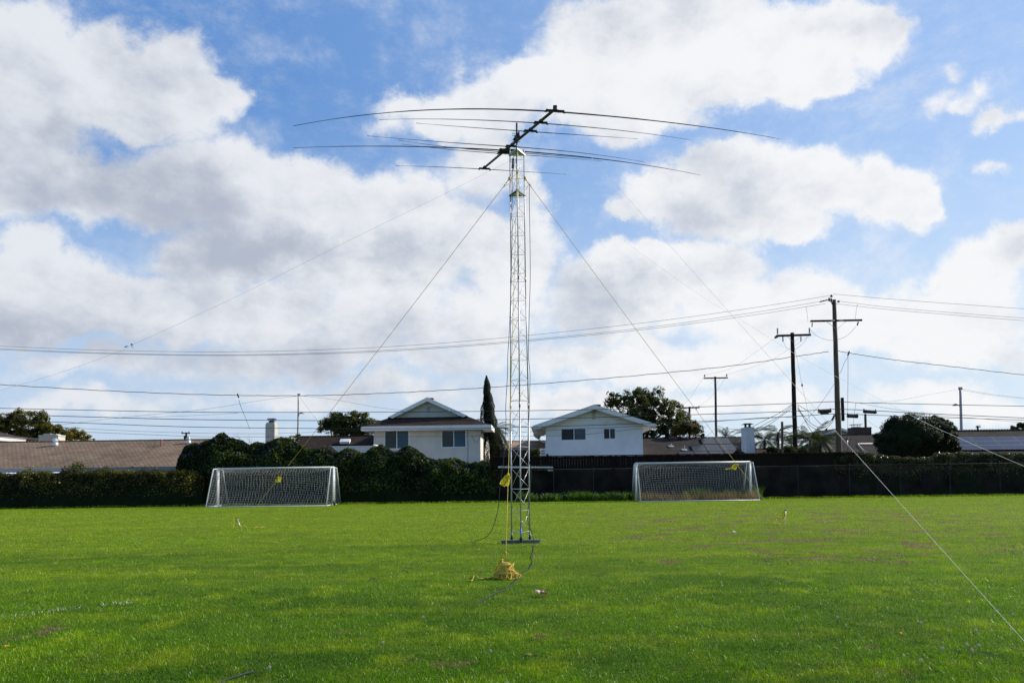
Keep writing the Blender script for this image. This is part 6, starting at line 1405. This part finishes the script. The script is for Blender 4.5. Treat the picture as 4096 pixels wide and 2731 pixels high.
W([(3850,1560),(3960,1579),(4096,1594),(4300,1612)], 66, .009, 'cable', 'lower thin wire right of the right street lamp')
W([(3440,1613),(3600,1640),(3750,1660),(3900,1672),(4096,1690)], 50, .010, 'cable', 'thin slack wire falling right across the round bush')
W([(3468,1680),(3500,1703),(3532,1720)], [66, 64, 62], .009, 'cable', 'thin wire from the short post to the round bush')
def splice(p, q, Y, h, label, m='cable'):
    a = P(*p, Y); c = P(*q, Y); root = thing('splice_case', tuple((a+c)/2), label, 'splice case', 'splice cases hanging on the cables'); b = MB(); d = (c-a).normalized(); up = V3((0, 0, 1)); n = 10
    b.tube([a, a+d*.04, c-d*.04, c], [h*.42, h*.5, h*.5, h*.42], 12); b.build('case', M[m], root)
    b = MB()
    for t in (.04, .96): s_ = a.lerp(c, t); b.bar(s_+V3((0, 0, h*.3)), s_+V3((0, 0, h*.8)), .05, .05)
    for t in (.12, .88): s_ = a.lerp(c, t); b.tube([s_-d*.03, s_+d*.03], h*.53, 12)
    b.build('hanger', M['cable'], root)
splice((3273, 1646), (3324, 1643), 46.5, .24, 'black splice case on the cable left of the tallest pole')
splice((3454, 1645), (3505, 1648), 46.5, .24, 'black splice case on the upper cable above the wide dark chimney')
splice((3389, 1663), (3431, 1665), 46.4, .24, 'black splice case on the lower cable just right of the tallest pole')
splice((3283, 1653), (3314, 1653), 46.3, .12, 'thin black case tucked under the left splice case')
splice((950, 1577), (955, 1590), 46.9, .10, 'small black connector at the kink of the twisted cable on the left')
splice((3391, 1422), (3397, 1407), 46.9, .10, 'small black connector on the twisted cable right of the tallest pole')
splice((3328, 1680), (3340, 1660), 46.8, .09, 'small slanting black case against the left side of the tallest pole')
splice((3208, 1538), (3209, 1544), 53, .12, 'tiny dark weight on the guy wire between the big poles')
# ------------------------------------------------------------------ weeds, flowers, litter
fringe('weeds', int(9000*LEAF), Q(2075, 44.6, 0).x, Q(2545, 44.6, 0).x, 44.0, 45.1, .62, .075, M['weed'], 'leafy green weeds at the foot of the wall right of the tower', 'weeds', .42)
fringe('dry_weeds', int(9000*LEAF), Q(2552, 44.3, 0).x, Q(3000, 44.3, 0).x, 42.2, 45.0, .62, .03, M['dry'], 'dry brown weeds growing through the right goal', 'weeds', .36)
fringe('goal_weeds', int(4200*LEAF), Q(2600, 44.3, 0).x, Q(3030, 44.3, 0).x, 43.4, 45.1, .75, .06, M['weed'], 'green weeds mixed in at the back of the right goal', 'weeds', .5)
b = MB()
for i in range(150):
    x = Q(random.uniform(2110, 2520), 44.4, 0).x; y = random.uniform(43.95, 44.9); h = random.uniform(.18, .45)+.1*(y-43.9); b.tube([(x, y, h-.16), (x, y, h)], .004, 3); b.lathe((x, y, h), [(.008, 0), (.032, .018), (.028, .045), (.008, .06)], 6)
o = b.build('weed_flowers', M['seed']); tag(o, 'small white flower heads scattered over the green weeds by the wall', 'flowers', kind='stuff')
def dandelion(px, py, label, yellow=False):
    p = G(px, py+8); d = p.y; root = thing('dandelion', tuple(p), label, 'dandelion', 'dandelions in the grass'); top = P(px, py, d); h = max(.07, top.z); b = MB(); b.tube([p, p+V3((.004, 0, h*.6)), V3((top.x, p.y, h))], .0022, 5); b.build('stem', M['stemg'], root)
    c = V3((top.x, p.y, h)); b = MB()
    if yellow:
        for i in range(40):
            a = i*2.4; e = .2+1.1*(i % 5)/5; dr = V3((math.cos(a)*math.cos(e), math.sin(a)*math.cos(e), math.sin(e))); s_ = dr.orthogonal().normalized()*.0025; b.add([c-s_, c+s_, c+dr*.02+s_, c+dr*.02-s_], [(0, 1, 2, 3)])
        b.build('petals', M['yellowfl'], root)
    else:
        b.lathe(c-V3((0, 0, .006)), [(.002, 0), (.006, .004), (.005, .010), (.001, .012)], 8)
        for i in range(110):
            z = 1-2*(i+.5)/110; a = i*2.39996; r_ = math.sqrt(1-z*z); dr = V3((math.cos(a)*r_, math.sin(a)*r_, z)); t = c+dr*.0125; s1 = dr.orthogonal().normalized(); s2 = dr.cross(s1); w = .0030
            b.add([t-s1*w+dr*.002, t-s2*w+dr*.002, t+s1*w+dr*.002, t+s2*w+dr*.002, t], [(0, 1, 4), (1, 2, 4), (2, 3, 4), (3, 0, 4)])
            if i % 3 == 0: b.add([c, c+s1*.0006, t], [(0, 1, 2)])
        b.build('seed_head', M['seed'], root)
for px, py, lab in [(3987,2463-1,'left one of two white dandelion clocks by the cord at the right edge'),(4052,2472,'right one of two white dandelion clocks by the cord at the right edge'),(3770,2614,'biggest white dandelion clock at lower right, leftmost of its group'),(3868,2599,'white dandelion clock in the middle of the lower right group'),
     (3915,2602,'tilted white dandelion clock, rightmost of the lower right group'),(3889,2622,'smaller dandelion clock just below the lower right group'),(3903,2538,'single white dandelion clock above the lower right group'),(3685,2507,'small spent dandelion head left of the lower right group'),(3350,2485,'lone pale dandelion head in the right half of the lawn'),
     (1692,2483,'white dandelion clock on a tall stem left below the rope coil'),(1530,2589,'round white dandelion clock at lower centre left'),(1961,2625,'faint dandelion clock near the bottom centre'),(1077,2692,'white dandelion clock near the bottom edge beside the cable'),(949,2211,'tiny white flower below the leaning left stake'),(3683,2664,'tiny spent dandelion head near the bottom right')]: dandelion(px, py, lab)
dandelion(25, 2607, 'yellow dandelion bloom at the lower left edge', True); dandelion(3608, 2556, 'yellow dandelion bloom left of the white dandelion group', True)
# scraps
p = G(2160, 2385); rr = random.Random(3); root = thing('paper_scrap', tuple(p), 'crumpled pink and white paper scrap on the lawn right of the coil', 'litter')
for nm, m, off, s_ in (('paper', 'paper', (0, 0, .03), .075), ('printed_corner', 'pink', (.05, -.03, .02), .06)):
    b = MB(); n = 6; vs = []
    for i in range(n):
        for j in range(n): vs.append(p+V3(off)+V3(((i/(n-1)-.5)*s_*1.6+rr.uniform(-.012, .012), (j/(n-1)-.5)*s_+rr.uniform(-.012, .012), rr.uniform(0, .045)+.02*(n-i)/n)))
    b.add(vs, [(i*n+j, i*n+j+1, (i+1)*n+j+1, (i+1)*n+j) for i in range(n-1) for j in range(n-1)]); b.build(nm, M[m], root)
p = G(2932, 2133); b = MB(); b.add([p+V3(v) for v in ((-.09, 0, .03), (0, -.05, .05), (.10, 0, .04), (.02, .07, .07), (0, 0, .08))], [(0, 1, 4), (1, 2, 4), (2, 3, 4), (3, 0, 4)]); tag(b.build('paper_scrap', M['paper']), 'small white scrap lying on the worn grass below the right goal', 'litter')
# bird on the roof edge behind the tower and clods of turf
for i, (px, py, r, lab) in enumerate([(1290, 2122, 0, '')][:0]): pass
def clods(n, x0, x1, y0, y1, label, sd):
    rr = np.random.RandomState(sd); b = MB(); k = 0
    while k < n:
        px, py = rr.uniform(x0, x1), rr.uniform(y0, y1); p = G(px, py)
        if vnoise(np.array([[p.x, p.y*1.5, 0]]), .35, 60, 3)[0] < .52: k += .15; continue
        s = rr.uniform(.008, .032); q = p+V3((0, 0, .012)); V = []
        for j in range(7): a = j*.9; V.append(q+V3((math.cos(a)*s*rr.uniform(.5, 1.4), math.sin(a)*s*rr.uniform(.4, 1), rr.uniform(-.006, .006))))
        V.append(q+V3((0, 0, s*rr.uniform(.3, .5)+.006))); b.add(V, [(j, (j+1) % 7, 7) for j in range(7)]); k += 1
    o = b.build('clods', M['clod']); tag(o, label, 'turf clods', kind='stuff')
M['clod'] = mat('dry thatch clod', (.20, .13, .06), .95, .35, 14, col2=(.36, .26, .13))
clods(1100, 2280, 4200, 2040, 2260, 'brown clods and thatch scattered on the worn grass at right', 3)
clods(60, 1500, 2200, 2095, 2150, 'few brown clods on the grass left and right of the tower foot', 4)
clods(50, 1000, 2200, 2440, 2640, 'brown bits of dead thatch in the foreground grass', 5)
